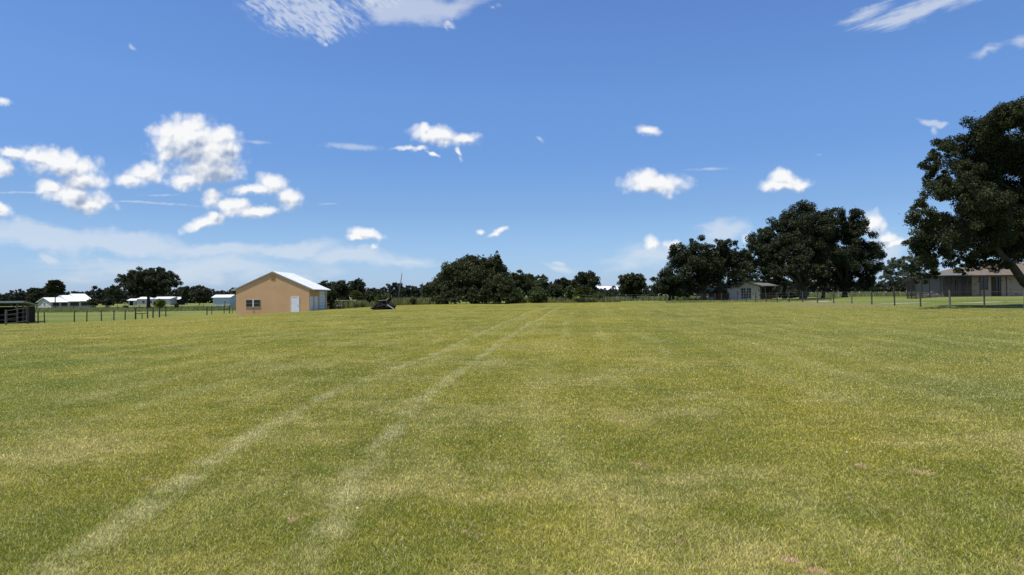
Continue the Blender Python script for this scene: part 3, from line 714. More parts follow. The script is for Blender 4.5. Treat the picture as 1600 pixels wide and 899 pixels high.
# far woods that read as one dark mass
def wood(label, prof, Y, seed, base_py, mat='far', leaf=None, dens=26, depth=30):
    rng = np.random.default_rng(seed); L = []
    xs_ = [p[0] for p in prof]; tops = [p[1] for p in prof]
    x = xs_[0]
    while x < xs_[-1]:
        top = np.interp(x, xs_, tops); h = max(5, base_py(x)-top); w = rng.uniform(.45, .75)*min(h, 20)
        L.append((x, top+h*.36+rng.uniform(-.02, .16)*h, w*.62, h*.37, rng.uniform(-1, 1)*depth))
        L.append((x+rng.uniform(-4, 4), top+h*.72, w*.8, h*.40, rng.uniform(-1, 0)*depth))
        x += w*.75
    lobes = px_lobes(L, Y, seed)
    n = int(len(L)*dens*16)
    me = leaf_mesh('far_wood', lobes, n, leaf or Y*.0030, seed, clump=.36, shell=.4)
    me.materials.append(M[mat])
    o = bpy.data.objects.new('far_wood', me); C.objects.link(o)
    tag(o, label, 'wood', kind='stuff')
hz = lambda x: 463-.0105*(x-800)
wood('distant wood behind the left white house, reaching the left edge', [(-60,455),(0,456),(10,456),(22,452),(38,454),(50,450),(72,452),(96,452),(105,456),(112,452),(125,455),(135,455),(145,450),(160,447),(176,446),(192,452),(205,455)], 520, 81, lambda x: hz(x)+6)
wood('distant wood between the spreading oak and the yellow building', [(196,455),(230,452),(262,452),(284,447),(300,446),(318,446),(332,452),(345,455),(356,452),(372,450),(400,450),(500,445)], 480, 82, lambda x: hz(x)+6)
wood('distant wood behind the leaning pole', [(486,445),(520,440),(566,440),(576,450),(584,445),(592,447),(606,444),(622,441),(636,443),(650,446),(658,448),(664,443),(680,440),(700,440),(790,440)], 420, 83, lambda x: hz(x)+6)
wood('wood behind the shrubs between the big bush and the round crowned tree', [(780,432),(800,426),(812,427),(830,428),(846,434),(858,434),(872,436),(884,433),(895,434),(905,440),(940,444),(950,443),(968,444),(1015,444),(1030,440)], 230, 84, lambda x: hz(x)+7, leaf=.6)
wood('distant hedge seen under the right oaks', [(1010,450),(1090,440),(1180,436),(1290,436),(1335,440),(1380,440),(1410,436),(1440,432),(1480,430),(1700,425)], 420, 85, lambda x: hz(x)+3)
wood('dark undergrowth in the shade behind the small white building', [(1180,448),(1230,452),(1262,452)], 175, 86, lambda x: hz(x)+6, leaf=.5)

# tall weeds along the unmown edge
def weeds(label, x0, x1, ya, yb, h0, h1, n, seed, wd=.05, mat='weed', name='tall_weeds'):
    rng = np.random.default_rng(seed)
    px = x0+(x1-x0)*rng.random(n); Y = ya+(yb-ya)*rng.random(n)
    v = np.array([[ray(p, 470).x/ray(p, 470).y] for p in (x0, x1)])
    X = np.interp(px, [x0, x1], v[:, 0])*Y
    patch = .5+.5*np.sin(X*.9+np.sin(Y*.7)*2)*np.cos(X*.37+1)
    ht = (h0+(h1-h0)*rng.random(n)**1.3)*(.55+.6*patch)
    Z = gz(X, Y); a = rng.random(n)*np.pi
    w = wd*(.6+.8*rng.random(n))
    sd_ = np.stack([np.cos(a), np.sin(a), 0*a], -1)*w[:, None]; B = np.stack([X, Y, Z-.05], -1)
    ln = rng.normal(size=(n, 2))*.25
    Tp = B+np.stack([ln[:, 0]*ht, ln[:, 1]*ht, ht], -1); Md = B*.45+Tp*.55+rng.normal(size=(n, 3))*.04
    V = np.stack([B-sd_*.5, B+sd_*.5, Md+sd_, Tp, Md-sd_], 1).reshape(-1, 3); q = np.arange(n)*5
    me = mesh_np(name, V, np.stack([q, q+1, q+2, q+4], -1), np.stack([q+4, q+2, q+3], -1), {'tint': np.repeat(np.clip(rng.normal(.5, .25, n), 0, 1), 5)})
    me.materials.append(M[mat]); o = bpy.data.objects.new(name, me); C.objects.link(o); tag(o, label, 'weeds', kind='stuff')
weeds('tall pale weeds along the lawn edge from the yellow building to the big bush', 505, 700, 112, 135, .5, 1.5, 16000, 1, .06)
weeds('tall weeds along the lawn edge right of the big bush', 790, 970, 111, 130, .3, 1.1, 12000, 2, .06)
weeds('rank grass beyond the close set fence posts', 930, 1110, 132, 200, .3, .9, 12000, 3, .09)
weeds('tall bright weeds across the right pasture', 1230, 1440, 185, 240, .5, 1.6, 12000, 4, .12)
weeds('rough pasture grass behind the left wire fence', -10, 380, 150, 230, .2, .7, 16000, 5, .10)
weeds('rough grass along the foot of the right wire fence', 1040, 1300, 88, 124, .10, .28, 5000, 6, .03)

# ------------------------------------------------------------------ paths
def sheet(name, pts_l, pts_r, mat, lift=.006):
    V = []; F = []
    n = len(pts_l)
    for (x, y) in pts_l: V.append((x, y, G(x, y)+lift))
    for (x, y) in pts_r: V.append((x, y, G(x, y)+lift))
    F = [(i, i+1, n+i+1, n+i) for i in range(n-1)]
    me = bpy.data.meshes.new(name); me.from_pydata(V, [], F); me.update()
    o = link(name, me, mat); o['kind'] = 'structure'; return o
def lin(a, b, n): return [(a[0]+(b[0]-a[0])*i/(n-1), a[1]+(b[1]-a[1])*i/(n-1)) for i in range(n)]
sheet('path', lin((36, 66), (58, 66.5), 40), lin((36, 67.0), (58, 67.5), 40), M['concrete'], .03)
sheet('driveway', lin((38, 83.5), (42, 84.5), 20), lin((37.6, 89), (41.4, 89.6), 20), M['concrete'], .03)

# ------------------------------------------------------------------ fences
def post_mb(p, h, r=.055, lean=(0, 0)):
    return MB().tube([p-Vector((0, 0, .3)), p+Vector((lean[0]*.5, lean[1]*.5, h*.5)), p+Vector((lean[0], lean[1], h))], [r*1.05, r, r*.92], 7)
def fence(label, pts, h, seed, r=.055, wires=(.15, .45, .8, 1.12), mat='post', wr=.005, grey=.15, name='wire_fence', vert=None):
    rng = random.Random(seed); t = thing(name, label, 'fence', Vector((pts[0][0], pts[0][1], G(*pts[0]))))
    tops = []
    for (x, y) in pts:
        hh = h*rng.uniform(.94, 1.06); p = Vector((x, y, G(x, y)))
        l = (rng.uniform(-.05, .05), rng.uniform(-.04, .04))
        post_mb(p, hh, r*rng.uniform(.85, 1.2), l).build('post', M['post_grey' if rng.random() < grey else mat], t, smooth=False)
    for wz in wires:
        q = []
        for i, (x, y) in enumerate(pts):
            q.append(Vector((x+.02, y-.06, G(x, y)+wz*h/1.25)))
        mb = MB().tube(q, wr, 4)
        mb.build('wire', M['wire'], t)
    if vert:
        q = []; upw = False
        for (x0, y0), (x1, y1) in zip(pts[:-1], pts[1:]):
            L = math.hypot(x1-x0, y1-y0); k = max(1, int(L/vert))
            for j in range(k):
                x = x0+(x1-x0)*j/k+.02; y = y0+(y1-y0)*j/k-.06; z = G(x, y); lo_, hi_ = z+.1, z+1.05*h/1.25
                q += [(x, y, hi_), (x, y, lo_)] if upw else [(x, y, lo_), (x, y, hi_)]; upw = not upw
        mb = MB().tube(q, .003, 3)
        mb.build('mesh_wire', M['wire'], t)
    return t
Yr = [44.8+3.8*k for k in range(0, 22)]
fence('long wire fence on dark posts running back along the right side of the lawn', [(33.6, 41.0)]+[(33.6+.0*i, y) for i, y in enumerate(Yr)], 1.30, 1, .06, vert=.6, grey=.2)
bx = [(33.6-1.05*k, 125+.15*k) for k in range(1, 16)]
fence('far fence of close set dark posts between the bushy tree and the low dark tree', bx, 1.3, 2, .05, wires=(.4, .8, 1.15), wr=.008)
lf = [(-50.4, y) for y in (73.6, 78.6, 80.9, 83.8, 86.4, 88.9, 91.3)]
fence('wire fence along the left pasture from the metal gate to the braced posts', [(-50.4, 72.6)]+lf, 1.28, 3, .065, wires=(.1, .3, .5, .7, .9, 1.15), vert=.5, wr=.006)
def braced(label, y0, y1, extra, hh=1.4):
    t = thing('fence_brace', label, 'fence', Vector((-50.5, y0, G(-50.5, y0))))
    for y in (y0, y1):
        post_mb(Vector((-50.5, y, G(-50.5, y))), hh, .085).build('post', M['post'], t)
    z = G(-50.5, y0)+hh*.5
    MB().tube([(-50.5, y0, z), (-50.5, y1, z)], .05, 7).build('rail', M['post'], t)
    for y, h2 in extra: post_mb(Vector((-50.4, y, G(-50.4, y))), h2, .06).build('post', M['post'], t)
    return t
braced('thick braced posts with a mid rail ending the left wire fence', 91.6, 94.6, [(93.0, .75)], 1.5)
braced('thick posts with one mid rail beside the yellow building', 113.0, 122.0, [(114.6, 1.45), (119.5, 1.3)], 1.45)
fence('short piece of mesh fence before the young tree', [(-50.5, 96.0), (-50.5, 97.8), (-50.6, 99.8)], 1.5, 5, .08, wires=(.3, .6, .9, 1.2), vert=.5, wr=.006)
fence('wire fence running behind the yellow building', [(-50.6, y) for y in (123.5, 126.5, 129.6, 132.6, 136, 140)], 1.35, 6, .06, vert=.5, wr=.006)
far = thing('far_fence', 'far low fence line across the left pasture before the white house', 'fence', Vector((-140, 190, G(-140, 190))))
pts = [(-145+6*k, 196+.6*k) for k in range(0, 13)]
for x, y in pts: post_mb(Vector((x, y, G(x, y))), 1.2, .07).build('post', M['post'], far)
MB().tube([Vector((x, y, G(x, y)+1.0)) for x, y in pts], .03, 4).build('wire', M['wire'], far)

# metal pipe gate by the dark shed
gp = [at(11, 500, 67.0), at(41, 500, 71.8)]
g0 = Vector((gp[0].x, gp[0].y, G(gp[0].x, gp[0].y))); g1 = Vector((gp[1].x, gp[1].y, G(gp[1].x, gp[1].y)))
gt = thing('pipe_gate', 'half open metal pipe gate in front of the dark shed at the left edge', 'gate', g0)
mb = MB(); d = g1-g0
mb.tube([g0+Vector((0, 0, .15)), g0+Vector((0, 0, 1.40)), g1+Vector((0, 0, 1.65)), g1+Vector((0, 0, .3)), g0+Vector((0, 0, .15))], .03, 6)
mb.build('gate_frame', M['post_grey'], gt)
mb = MB()
for k in (.35, .7): mb.tube([g0+Vector((0, 0, .15+1.25*k)), g1+Vector((0, 0, .3+1.35*k))], .016, 5)
q = g0+d*.5; mb.tube([q+Vector((0, 0, .2)), q+Vector((0, 0, 1.5))], .016, 5)
mb.build('gate_bars', M['post_grey'], gt)
post_mb(g0+Vector((-.12, 0, 0)), 1.5, .09).build('post', M['post_grey'], gt)
post_mb(g1+Vector((.15, 0, 0)), 1.85, .13).build('post', M['post'], gt)

# ------------------------------------------------------------------ buildings
def roof_slab(F, W0, L0, L1, eave, ridge, oh, th=.10, mid=None, ribs=0, ribh=.035):
    """two slopes as one closed slab; ridge runs along w"""
    mid = W0/2 if mid is None else mid
    s1 = (ridge-eave)/mid; s2 = (ridge-eave)/(W0-mid)
    prof = [(-oh, eave-oh*s1), (mid, ridge), (W0+oh, eave-oh*s2), (W0+oh, eave-oh*s2+th), (mid, ridge+th), (-oh, eave-oh*s1+th)]
    mb = MB().prism(F, prof, L0, L1)
    if ribs:
        n = int((L1-L0)/ribs)
        for i in range(n+1):
            w = L0+.02+(L1-L0-.06)*i/n
            for a, bq in (((-oh, eave-oh*s1+th), (mid, ridge+th)), ((mid, ridge+th), (W0+oh, eave-oh*s2+th))):
                mb.poly([F(a[0], w, a[1]+.002), F(bq[0], w, bq[1]+.002), F(bq[0], w+.03, bq[1]+.002), F(a[0], w+.03, a[1]+.002),
                         F(a[0], w, a[1]+ribh), F(bq[0], w, bq[1]+ribh), F(bq[0], w+.03, bq[1]+ribh), F(a[0], w+.03, a[1]+ribh)],
                        [(0,1,2,3),(4,7,6,5),(0,4,5,1),(1,5,6,2),(2,6,7,3),(3,7,4,0)])
    return mb
def body(F, W0, L, eave, ridge, base=-.8, mid=None):
    mid = W0/2 if mid is None else mid
    return MB().prism(F, [(0, base), (W0, base), (W0, eave), (mid, ridge), (0, eave)], 0, L)

# yellow building: gable end faces the lawn, axis straight back
yb = thing('yellow_building', 'yellow stucco outbuilding with a white metal gable roof at the left lawn edge', 'building', Vector((-38.4, 95, G(-38.4, 95))))
F = FR((-38.4, 95, 0)); YW, YL, YE, YR_ = 10.2, 8.6, 3.02, 5.30
body(F, YW, YL, YE, YR_, -1.6).build('wall', M['stucco'], yb)
roof_slab(F, YW, -.09, YL+.3, YE+.02, YR_+.03, .62, .09, ribs=.8, ribh=.022).build('roof', M['white_metal'], yb)
mb = MB(); s = (YR_-YE)/(YW/2)                     # barge board on the front edge
for u0, u1 in ((-.62, YW/2), (YW+.62, YW/2)):
    z0 = YE+.02-.62*s-.10; z1 = YR_+.03-.10
    P = [F(u0, -.13, z0), F(u1, -.13, z1), F(u1, -.13, z1+.17), F(u0, -.13, z0+.17), F(u0, -.095, z0), F(u1, -.095, z1), F(u1, -.095, z1+.17), F(u0, -.095, z0+.17)]
    mb.poly(P, [(0,1,2,3),(7,6,5,4),(0,4,5,1),(1,5,6,2),(2,6,7,3),(3,7,4,0)])
mb.build('barge_board', M['grey_trim'], yb)
gut = MB().box(F, YW+.625, YW+.70, -.09, YL+.3, YE-.62*s-.06, YE-.62*s+.06).build('gutter', M['grey_trim'], yb)
v = MB().box(F, 4.85, 5.45, -.05, .01, 4.30, 4.85)
for i in range(5): v.box(F, 4.90, 5.40, -.075, -.051, 4.35+i*.1, 4.40+i*.1)
v.build('gable_vent', M['vent'], yb)
def window_unit(F, u0, u1, h0, h1, parent, frame=.05, bars_u=(), bars_h=(.5,), w=0.0, mat='white_paint', depth=.05, glass='glass', name='window'):
    mb = MB()
    mb.box(F, u0-frame, u0, w-depth, w+.01, h0-frame, h1+frame); mb.box(F, u1, u1+frame, w-depth, w+.01, h0-frame, h1+frame)
    mb.box(F, u0, u1, w-depth, w+.01, h1, h1+frame); mb.box(F, u0, u1, w-depth, w+.01, h0-frame, h0)
    for b_ in bars_u: uu = u0+(u1-u0)*b_; mb.box(F, uu-frame*.4, uu+frame*.4, w-depth*.9, w+.005, h0, h1)
    for b_ in bars_h: hh = h0+(h1-h0)*b_; mb.box(F, u0, u1, w-depth*.8, w+.004, hh-frame*.4, hh+frame*.4)
    o = mb.build(name, M[mat], parent)
    MB().box(F, u0, u1, w-.02, w+.003, h0, h1).build('pane', M[glass], o)
    return o
for u0 in (1.42, 2.48): 
    o = window_unit(F, u0, u0+.88, .52, 1.44, yb, frame=.035, mat='grey_trim')
MB().box(F, 2.31, 2.47, -.055, -.002, .47, 1.49).build('mullion', M['white_paint'], yb)
MB().box(F, 2.28, 2.62, -.012, .004, -.35, .355).build('stain', M['stain'], yb)
MB().box(F, 1.34, 3.42, -.07, .0, .40, .46).build('window_sill', M['stain'], yb)
def door(F, u0, u1, h0, h1, parent, mat='white_door', knob=True, name='door', panels=0, w=0.0, trim='white_paint'):
    d_ = MB().box(F, u0, u1, w-.05, w+.01, h0, h1)
    o = d_.build(name, M[mat], parent)
    mb = MB(); t_ = .09
    mb.box(F, u0-t_, u0, w-.07, w+.012, h0, h1+t_); mb.box(F, u1, u1+t_, w-.07, w+.012, h0, h1+t_); mb.box(F, u0, u1, w-.07, w+.012, h1, h1+t_)
    mb.build('door_frame', M[trim], o)
    if panels:
        p = MB(); hs = (h1-h0)/panels
        for i in range(1, panels): p.box(F, u0+.02, u1-.02, w-.058, w-.051, h0+i*hs-.03, h0+i*hs+.03)
        p.build('panel_joint', M['grey_trim'], o)
    if knob: MB().box(F, u1-.16, u1-.08, w-.11, w-.051, h0+.95, h0+1.03).build('handle', M['grey_trim'], o)
    return o
door(F, 7.72, 8.72, -.30, 1.74, yb)
Fs = FR((-28.2, 95, 0), R(90))                     # right-hand side wall, facing +X
door(Fs, .30, 1.5, -.35, 1.78, yb, knob=False); door(Fs, 2.35, 3.9, -.35, 1.78, yb, knob=False)
door(Fs, 4.9, 7.5, -.35, 2.58, yb, panels=7, knob=False, name='garage_door')
MB().tube([Fs(8.45, -.06, -.3), Fs(8.45, -.06, 2.95)], .06, 6).build('downspout', M['white_paint'], yb)

def simple_house(name, label, F, W0, L, eave, ridge, wall, roof, oh=.4, base=-1, loc=None, ribs=0, cat='building', th=.12):
    p = F(0, 0, 0); t = thing(name, label, cat, Vector((p.x, p.y, G(p.x, p.y))))
    body(F, W0, L, eave, ridge, base).build('wall', M[wall], t)
    roof_slab(F, W0, -oh, L+oh, eave+.02, ridge+.03, oh, th, ribs=ribs).build('roof', M[roof], t)
    return t
# left white house: three staggered gables, slopes turned to the viewer's right
gl = -.95
wh = thing('white_house', 'low white house with three stepped metal roofs on the far left', 'house', at(80, 480, 246))
co = at(80, 474, 246); AW = R(58); FW = FR((co.x, 246, gl), AW)
u0 = 0.0
for i, (ln, gw, ev, rg) in enumerate(((5.9, 10.0, 2.15, 3.65), (3.8, 11.5, 2.4, 4.45), (4.3, 12.5, 2.5, 5.0))):
    Fr_ = FR(FW(u0, gw, 0), AW-R(90))
    body(Fr_, gw, ln, ev, rg, -.5).build('wall', M['tan_wall'], wh)
    roof_slab(Fr_, gw, -.45, ln+(.5 if i == 2 else -.02), ev+.02, rg+.04, .6, .16).build('roof', M['white_metal'], wh)
    roof_slab(Fr_, gw, -.50, -.455, ev-.10, rg-.08, .6, .14).build('barge_board', M['grey_trim'], wh)
    for k in ((.6, 3.4) if i == 0 else (.5,)):
        window_unit(FW, u0+k, u0+k+(1.9 if i == 0 else 2.8), .55, 1.9, wh, frame=.1, w=-.01, mat='brown_paint')  # dark panes stand in for the porch shade along this front
    u0 += ln
fg = FR(FW(0, 10.0, 0), AW-R(90))
window_unit(fg, 4.4, 5.8, .9, 1.9, wh, frame=.09, w=-.01)

def ridge_along(name, label, x0, x1, Y, ev_py, rg_py, L, wall, roof, base=-1.2, oh=.5, cat='building', yaw=0, extra=None):
    """a building whose long side faces the viewer"""
    a = at(x0, 470, Y); b_ = at(x1, 470, Y); Wd = (b_-a).length
    zg = G(a.x, Y); ev = at(x0, ev_py, Y).z; rg = at((x0+x1)/2, rg_py, Y+L/2).z
    t = thing(name, label, cat, Vector((a.x, Y, zg)))
    F2 = FR((a.x, Y+L, 0), R(-90+yaw))            # u runs toward the viewer, w runs to the right
    body(F2, L, Wd, ev, rg, zg-.5).build('wall', M[wall], t)
    roof_slab(F2, L, -oh, Wd+oh, ev+.02, rg+.03, oh, .14).build('roof', M[roof], t)
    F1 = FR((a.x, Y, 0), 0)
    return t, F1, Wd, zg
t, F1, Wd, zg = ridge_along('long_white_building', 'long white stable seen through the trunk of the spreading oak', 214, 266, 330, 467.5, 464.6, 9, 'tan_wall', 'white_metal')
for k in (2.5, 6, 9.5, 12.8): window_unit(F1, k, k+1.3, zg+.9, zg+2.2, t, frame=.1)
t, F1, Wd, zg = ridge_along('white_outbuilding', 'small white shed left of the long white stable', 200, 212, 332, 469.8, 467.4, 6, 'tan_wall', 'white_metal')
door(F1, .8, 2.6, zg, zg+2.1, t, mat='black_wood_and_shade', knob=False)
t, F1, Wd, zg = ridge_along('white_outbuilding', 'low white roofed shed right of the long white stable', 269, 280, 335, 467.8, 464.8, 6, 'black_wood_and_shade', 'white_metal')
door(F1, .8, 2.0, zg, zg+2.1, t, mat='white_door', knob=False)
t, F1, Wd, zg = ridge_along('blue_shed', 'pale blue shed with a white roof just left of the yellow building', 333, 359, 260, 465.0, 461.4, 7, 'blue_wall', 'white_metal')
door(F1, 3.9, 5.1, zg, zg+1.9, t, mat='grey_trim', knob=False)
t, F1, Wd, zg = ridge_along('long_roofed_barn', 'open barn under a long bright white roof beyond the far fence', 934, 965, 235, 453.2, 448.2, 9, 'black_wood_and_shade', 'white_metal')  # black wall colour stands in for the shade under the roof
mb = MB()
for k in range(4): MB().box(F1, .1+k*2.15, .25+k*2.15, -.42, -.3, zg-.2, at(940, 453, 235).z).build('post', M['old_wood'], t)
t, F1, Wd, zg = ridge_along('white_outbuilding', 'tiny white shed glimpsed between the bushy tree and the low dark tree', 1004, 1010, 260, 455.0, 452.6, 4, 'white_paint', 'white_metal')
door(F1, .3, 1.1, zg, zg+1.8, t, mat='grey_trim', knob=False)

# dark pole shed at the left edge
sh = thing('pole_shed', 'dark open fronted shed under a flat pale metal roof at the left edge', 'shed', Vector((-53.5, 74, gl)))
ang = math.atan2(5.1, 10)
F = FR((-53.5, 74, gl), ang)                       # u to the right along the front, w goes back
def slope_box(F, u0, u1, w0, w1, h0, h1, th):
    P = [F(u0, w0, h0), F(u1, w0, h0), F(u1, w1, h1), F(u0, w1, h1)]
    return MB().poly(P+[p+Vector((0, 0, th)) for p in P], [(3,2,1,0),(4,5,6,7),(0,1,5,4),(1,2,6,5),(2,3,7,6),(3,0,4,7)])
slope_box(F, -10, .5, -.5, 11.4, 2.52, 1.95, .07).build('roof', M['pale_metal'], sh)
slope_box(F, -10, .54, -.56, -.51, 2.40, 2.40, .19).build('fascia', M['pale_metal'], sh)
slope_box(F, -9.8, 0, 10.8, 10.9, -.3, -.3, 2.2).build('back_wall', M['black_wood_and_shade'], sh)
slope_box(F, -.1, 0, 3.5, 10.79, -.3, -.3, 2.25).build('side_wall', M['black_wood_and_shade'], sh)
slope_box(F, -9.8, -.4, 2.0, 2.06, 1.0, 1.0, .16).build('rail', M['old_wood'], sh)
slope_box(F, -9.8, -.4, 2.0, 2.06, .45, .45, .14).build('rail', M['old_wood'], sh)
for u in (-9.4, -4.7, -.1):
    for w in (0, 3.3): MB().tube([F(u, w, -.3), F(u, w, 2.5-.05*w)], .09, 7).build('post', M['old_wood'], sh)
MB().tube([F(-.1, -.02, 1.7), F(-.9, -.02, 2.42)], .05, 5).build('brace', M['old_wood'], sh)

# small white block building under the oaks
YC = 130; o = at(1137, 465, YC); zc = G(44, YC)
cot = thing('white_cottage', 'small white block cottage under the right oaks with a tall paned window', 'building', Vector((o.x, YC, zc)))
F = FR((o.x, YC, 0)); CW = 51*PXM(YC)
ce = at(1137, 448.2, YC).z; cr_ = at(1166, 441.8, YC).z
body(F, CW, 8, ce, cr_, zc-.5, mid=CW*.56).build('wall', M['stone_white'], cot)
roof_slab(F, CW, -.6, 8.5, ce+.02, cr_+.03, .55, .16, mid=CW*.56).build('roof', M['shingle_grey'], cot)
wx = (1158-1137)*PXM(YC)
window_unit(F, wx, wx+15.5*PXM(YC), at(1160, 467, YC).z, at(1160, 450.6, YC).z, cot, frame=.07, bars_u=(.25, .75), bars_h=(.25, .5, .75))
MB().box(F, wx+.86, wx+1.03, -.075, -.052, at(1160, 467, YC).z, at(1160, 450.6, YC).z).build('mullion', M['white_paint'], cot)
hp = at(1190, 446.4, YC).z
slope_box(F, CW+.1, CW+3.3, -.4, 5.6, hp-.15, hp+.5, .12).build('porch_roof', M['shingle_grey'], cot)
for k in (.5, 1.75, 3.1):
    MB().box(F, CW+k-.06, CW+k+.06, -.2, -.08, zc-.2, hp-.15).build('porch_post', M['brown_paint'], cot)
mb = MB().box(F, CW+.1, CW+3.2, -.17, -.11, zc+.85, zc+.93)
for k in range(20): mb.box(F, CW+.12+k*.16, CW+.17+k*.16, -.165, -.115, zc, zc+.849)
mb.build('railing', M['brown_paint'], cot)
MB().box(F, CW+.02, CW+3.2, 2.4, 2.5, zc-.2, hp+.05).build('porch_wall', M['brown_paint'], cot)
window_unit(F, CW+1.1, CW+1.9, zc+1.1, zc+2.2, cot, frame=.06, w=2.39)
# red slatted lean-to left of it
ln_ = thing('slatted_lean_to', 'low lean-to with rusty red slats against the left side of the white cottage', 'shed', Vector((o.x-3.4, YC, zc)))
F = FR((o.x-3.5, YC, 0)); zl = at(1120, 452.5, YC).z
slope_box(F, -.3, 3.4, -.3, 3.0, zl, zl+.25, .08).build('roof', M['pale_metal'], ln_)
MB().box(F, 0, .8, 0, .12, zc-.3, zl-.01).build('wall', M['tan_wall'], ln_)
mb = MB()
for k in range(16): mb.box(F, .85+k*.15, .95+k*.15, .02, .07, zc+.1, zl-.02)
mb.build('slats', M['red_slat'], ln_)
MB().box(F, .85, 3.3, 2.4, 2.5, zc-.2, zl+.15).build('back_wall', M['black_wood_and_shade'], ln_)
for k in (0.02, 3.2): MB().box(F, k, k+.1, -.14, -.02, zc-.3, zl-.01).build('post', M['old_wood'], ln_)
tk = at(1134, 462, 128.5); tz = G(tk.x, 128.5)
tank = thing('water_tank', 'dark round tank standing between the red slats and the white cottage', 'tank', Vector((tk.x, 128.5, tz)))
prof = [(0, 0), (.55, 0), (.6, .1), (.6, 1.25), (.5, 1.45), (.15, 1.55), (.0, 1.56)]
mb = MB(); n = 18
for r_, h_ in prof: mb.V += [(tk.x+r_*math.cos(2*math.pi*k/n), 128.5+r_*math.sin(2*math.pi*k/n), tz+h_) for k in range(n)]
for i in range(len(prof)-1):
    for k in range(n): mb.F.append((i*n+k, i*n+(k+1) % n, (i+1)*n+(k+1) % n, (i+1)*n+k))
mb.build('tank_body', M['scrap_black'], tank, smooth=True)
MB().tube([(tk.x, 128.5, tz+1.5), (tk.x, 128.5, tz+1.63)], .16, 10).build('lid', M['scrap_black'], tank)
bushy('shrub', 'sparse yellowish shrub before the eave of the red slatted lean-to', 1126, 127.4, 441, 17, 457, 1800, .2, 'grey_leaf', 91, None, .1, nl=6)

# the brick and block house at the right edge, with its screened porch
YH = 96; hz0 = at(1530, 464.6, YH).z
xo = at(1489, 460, YH).x; F = FR((xo, YH, 0)); he = at(1530, 431.5, YH).z; HW = 24
hs = thing('ranch_house', 'beige block house with a brown shingle roof behind the great oak', 'house', Vector((xo, YH, G(xo, YH))))
U = lambda px: at(px, 450, YH).x-xo
MB().box(F, 0, U(1519), 2.2, 9, hz0-.6, he).build('wall', M['porch_wall'], hs)
MB().box(F, U(1519)+.003, HW, 0, 9.0, hz0-.6, he-.002).build('front_wall', M['stone_beige'], hs)
rz = at(1590, 411, YH+4.5).z
P = [F(-.7, -.9, he), F(HW+.7, -.9, he), F(HW+.7, 9.9, he), F(-.7, 9.9, he), F(6.5, 4.5, rz), F(HW-4.5, 4.5, rz)]
mb = MB().poly([p+Vector((0, 0, .005)) for p in P], [(0,1,5,4),(1,2,5),(2,3,4,5),(3,0,4),(3,2,1,0)])
mb.build('roof', M['shingle'], hs)
MB().box(F, -.72, HW+.72, -.97, -.905, he-.12, he+.10).build('fascia', M['brown_paint'], hs)
window_unit(F, U(1531), U(1543), at(1530, 452.5, YH).z, at(1530, 433, YH).z, hs, frame=.06, mat='brown_paint', bars_u=(.5,), bars_h=())
door(F, U(1556), U(1563), hz0, at(1530, 433, YH).z, hs, mat='glass', trim='brown_paint', knob=False)
MB().box(F, U(1549), U(1555), -.06, 0, hz0, at(1530, 433, YH).z).build('shutter', M['brown_paint'], hs)
for px in (1525, 1566, 1598, 1630): MB().box(F, U(px)-.06, U(px)+.06, -.9, -.78, hz0-.5, he-.003).build('porch_post', M['brown_paint'], hs)
for a, c in ((1496, 1502), (1507, 1513)):
    window_unit(F, U(a), U(c), hz0+.1, he-.5, hs, frame=.07, w=2.19, bars_h=())
# screen cage
sc = thing('screened_porch', 'dark mesh screened porch on the left end of the beige house', 'porch', Vector((at(1420, 460, YH-2).x, YH-2, hz0-.1)))
xa = at(1431, 460, YH-2.5).x; xb = at(1518, 460, YH-2.5).x; y0 = YH-2.5; zt = at(1440, 433, y0).z; zb = hz0-.25
FS = FR((xa, y0, 0)); SW = xb-xa
mb = MB()
for px in (1431, 1441, 1453, 1470.5, 1481, 1488, 1495, 1500, 1511, 1518):
    u = at(px, 450, y0).x-xa; mb.box(FS, u-.05, u+.05, 0, .1, zb-.3, zt)
mb.box(FS, -.05, SW+.05, -.02, .12, zt+.002, zt+.12); mb.box(FS, -.05, SW+.05, .02, .08, zb+.85, zb+.92)
for w in (1.0, 2.0): mb.box(FS, -.05, .05, w, w+.1, zb-.3, zt)
mb.box(FS, -.05, .05, .13, 2.1, zt+.002, zt+.10)
mb.build('screen_frame', M['brown_paint'], sc)
MB().poly([FS(0, .05, zb), FS(SW, .05, zb), FS(SW, .05, zt), FS(0, .05, zt)], [(0,1,2,3)]).poly([FS(0, .05, zb), FS(0, 2, zb), FS(0, 2, zt), FS(0, .05, zt)], [(0,1,2,3)]).build('screen_mesh', M['screen'], sc)
slope_box(FS, U(1450)+xo-xa, SW+.1, -.2, 3.4, zt+.125, zt+.6, .08).build('porch_roof', M['shingle_grey'], sc)
# lounge chairs inside
for j, (px, lab) in enumerate(((1447, 'grey reclining lounge chair inside the screened porch, the left one'), (1460, 'grey reclining lounge chair inside the screened porch, the right one'))):
    q = at(px, 461, YH-1.2); lc = thing('lounge_chair', lab, 'chair', Vector((q.x, q.y, hz0-.1)), 'lounge chairs in the screened porch')
    Fc = FR((q.x, q.y, hz0-.1))
    MB().box(Fc, -.6, .6, 0, .55, .28, .38).build('seat', M['grey_trim'], lc)
    P = [Fc(.55, 0, .38), Fc(1.0, 0, .95), Fc(1.0, .55, .95), Fc(.55, .55, .38)]
    MB().poly(P+[p+Vector((-.08, 0, .06)) for p in P], [(3,2,1,0),(4,5,6,7),(0,1,5,4),(1,2,6,5),(2,3,7,6),(3,0,4,7)]).build('backrest', M['grey_trim'], lc)
    for u in (-.5, .45):
        for w in (.03, .47): MB().box(Fc, u, u+.05, w, w+.05, -.15, .279).build('leg', M['grey_trim'], lc)

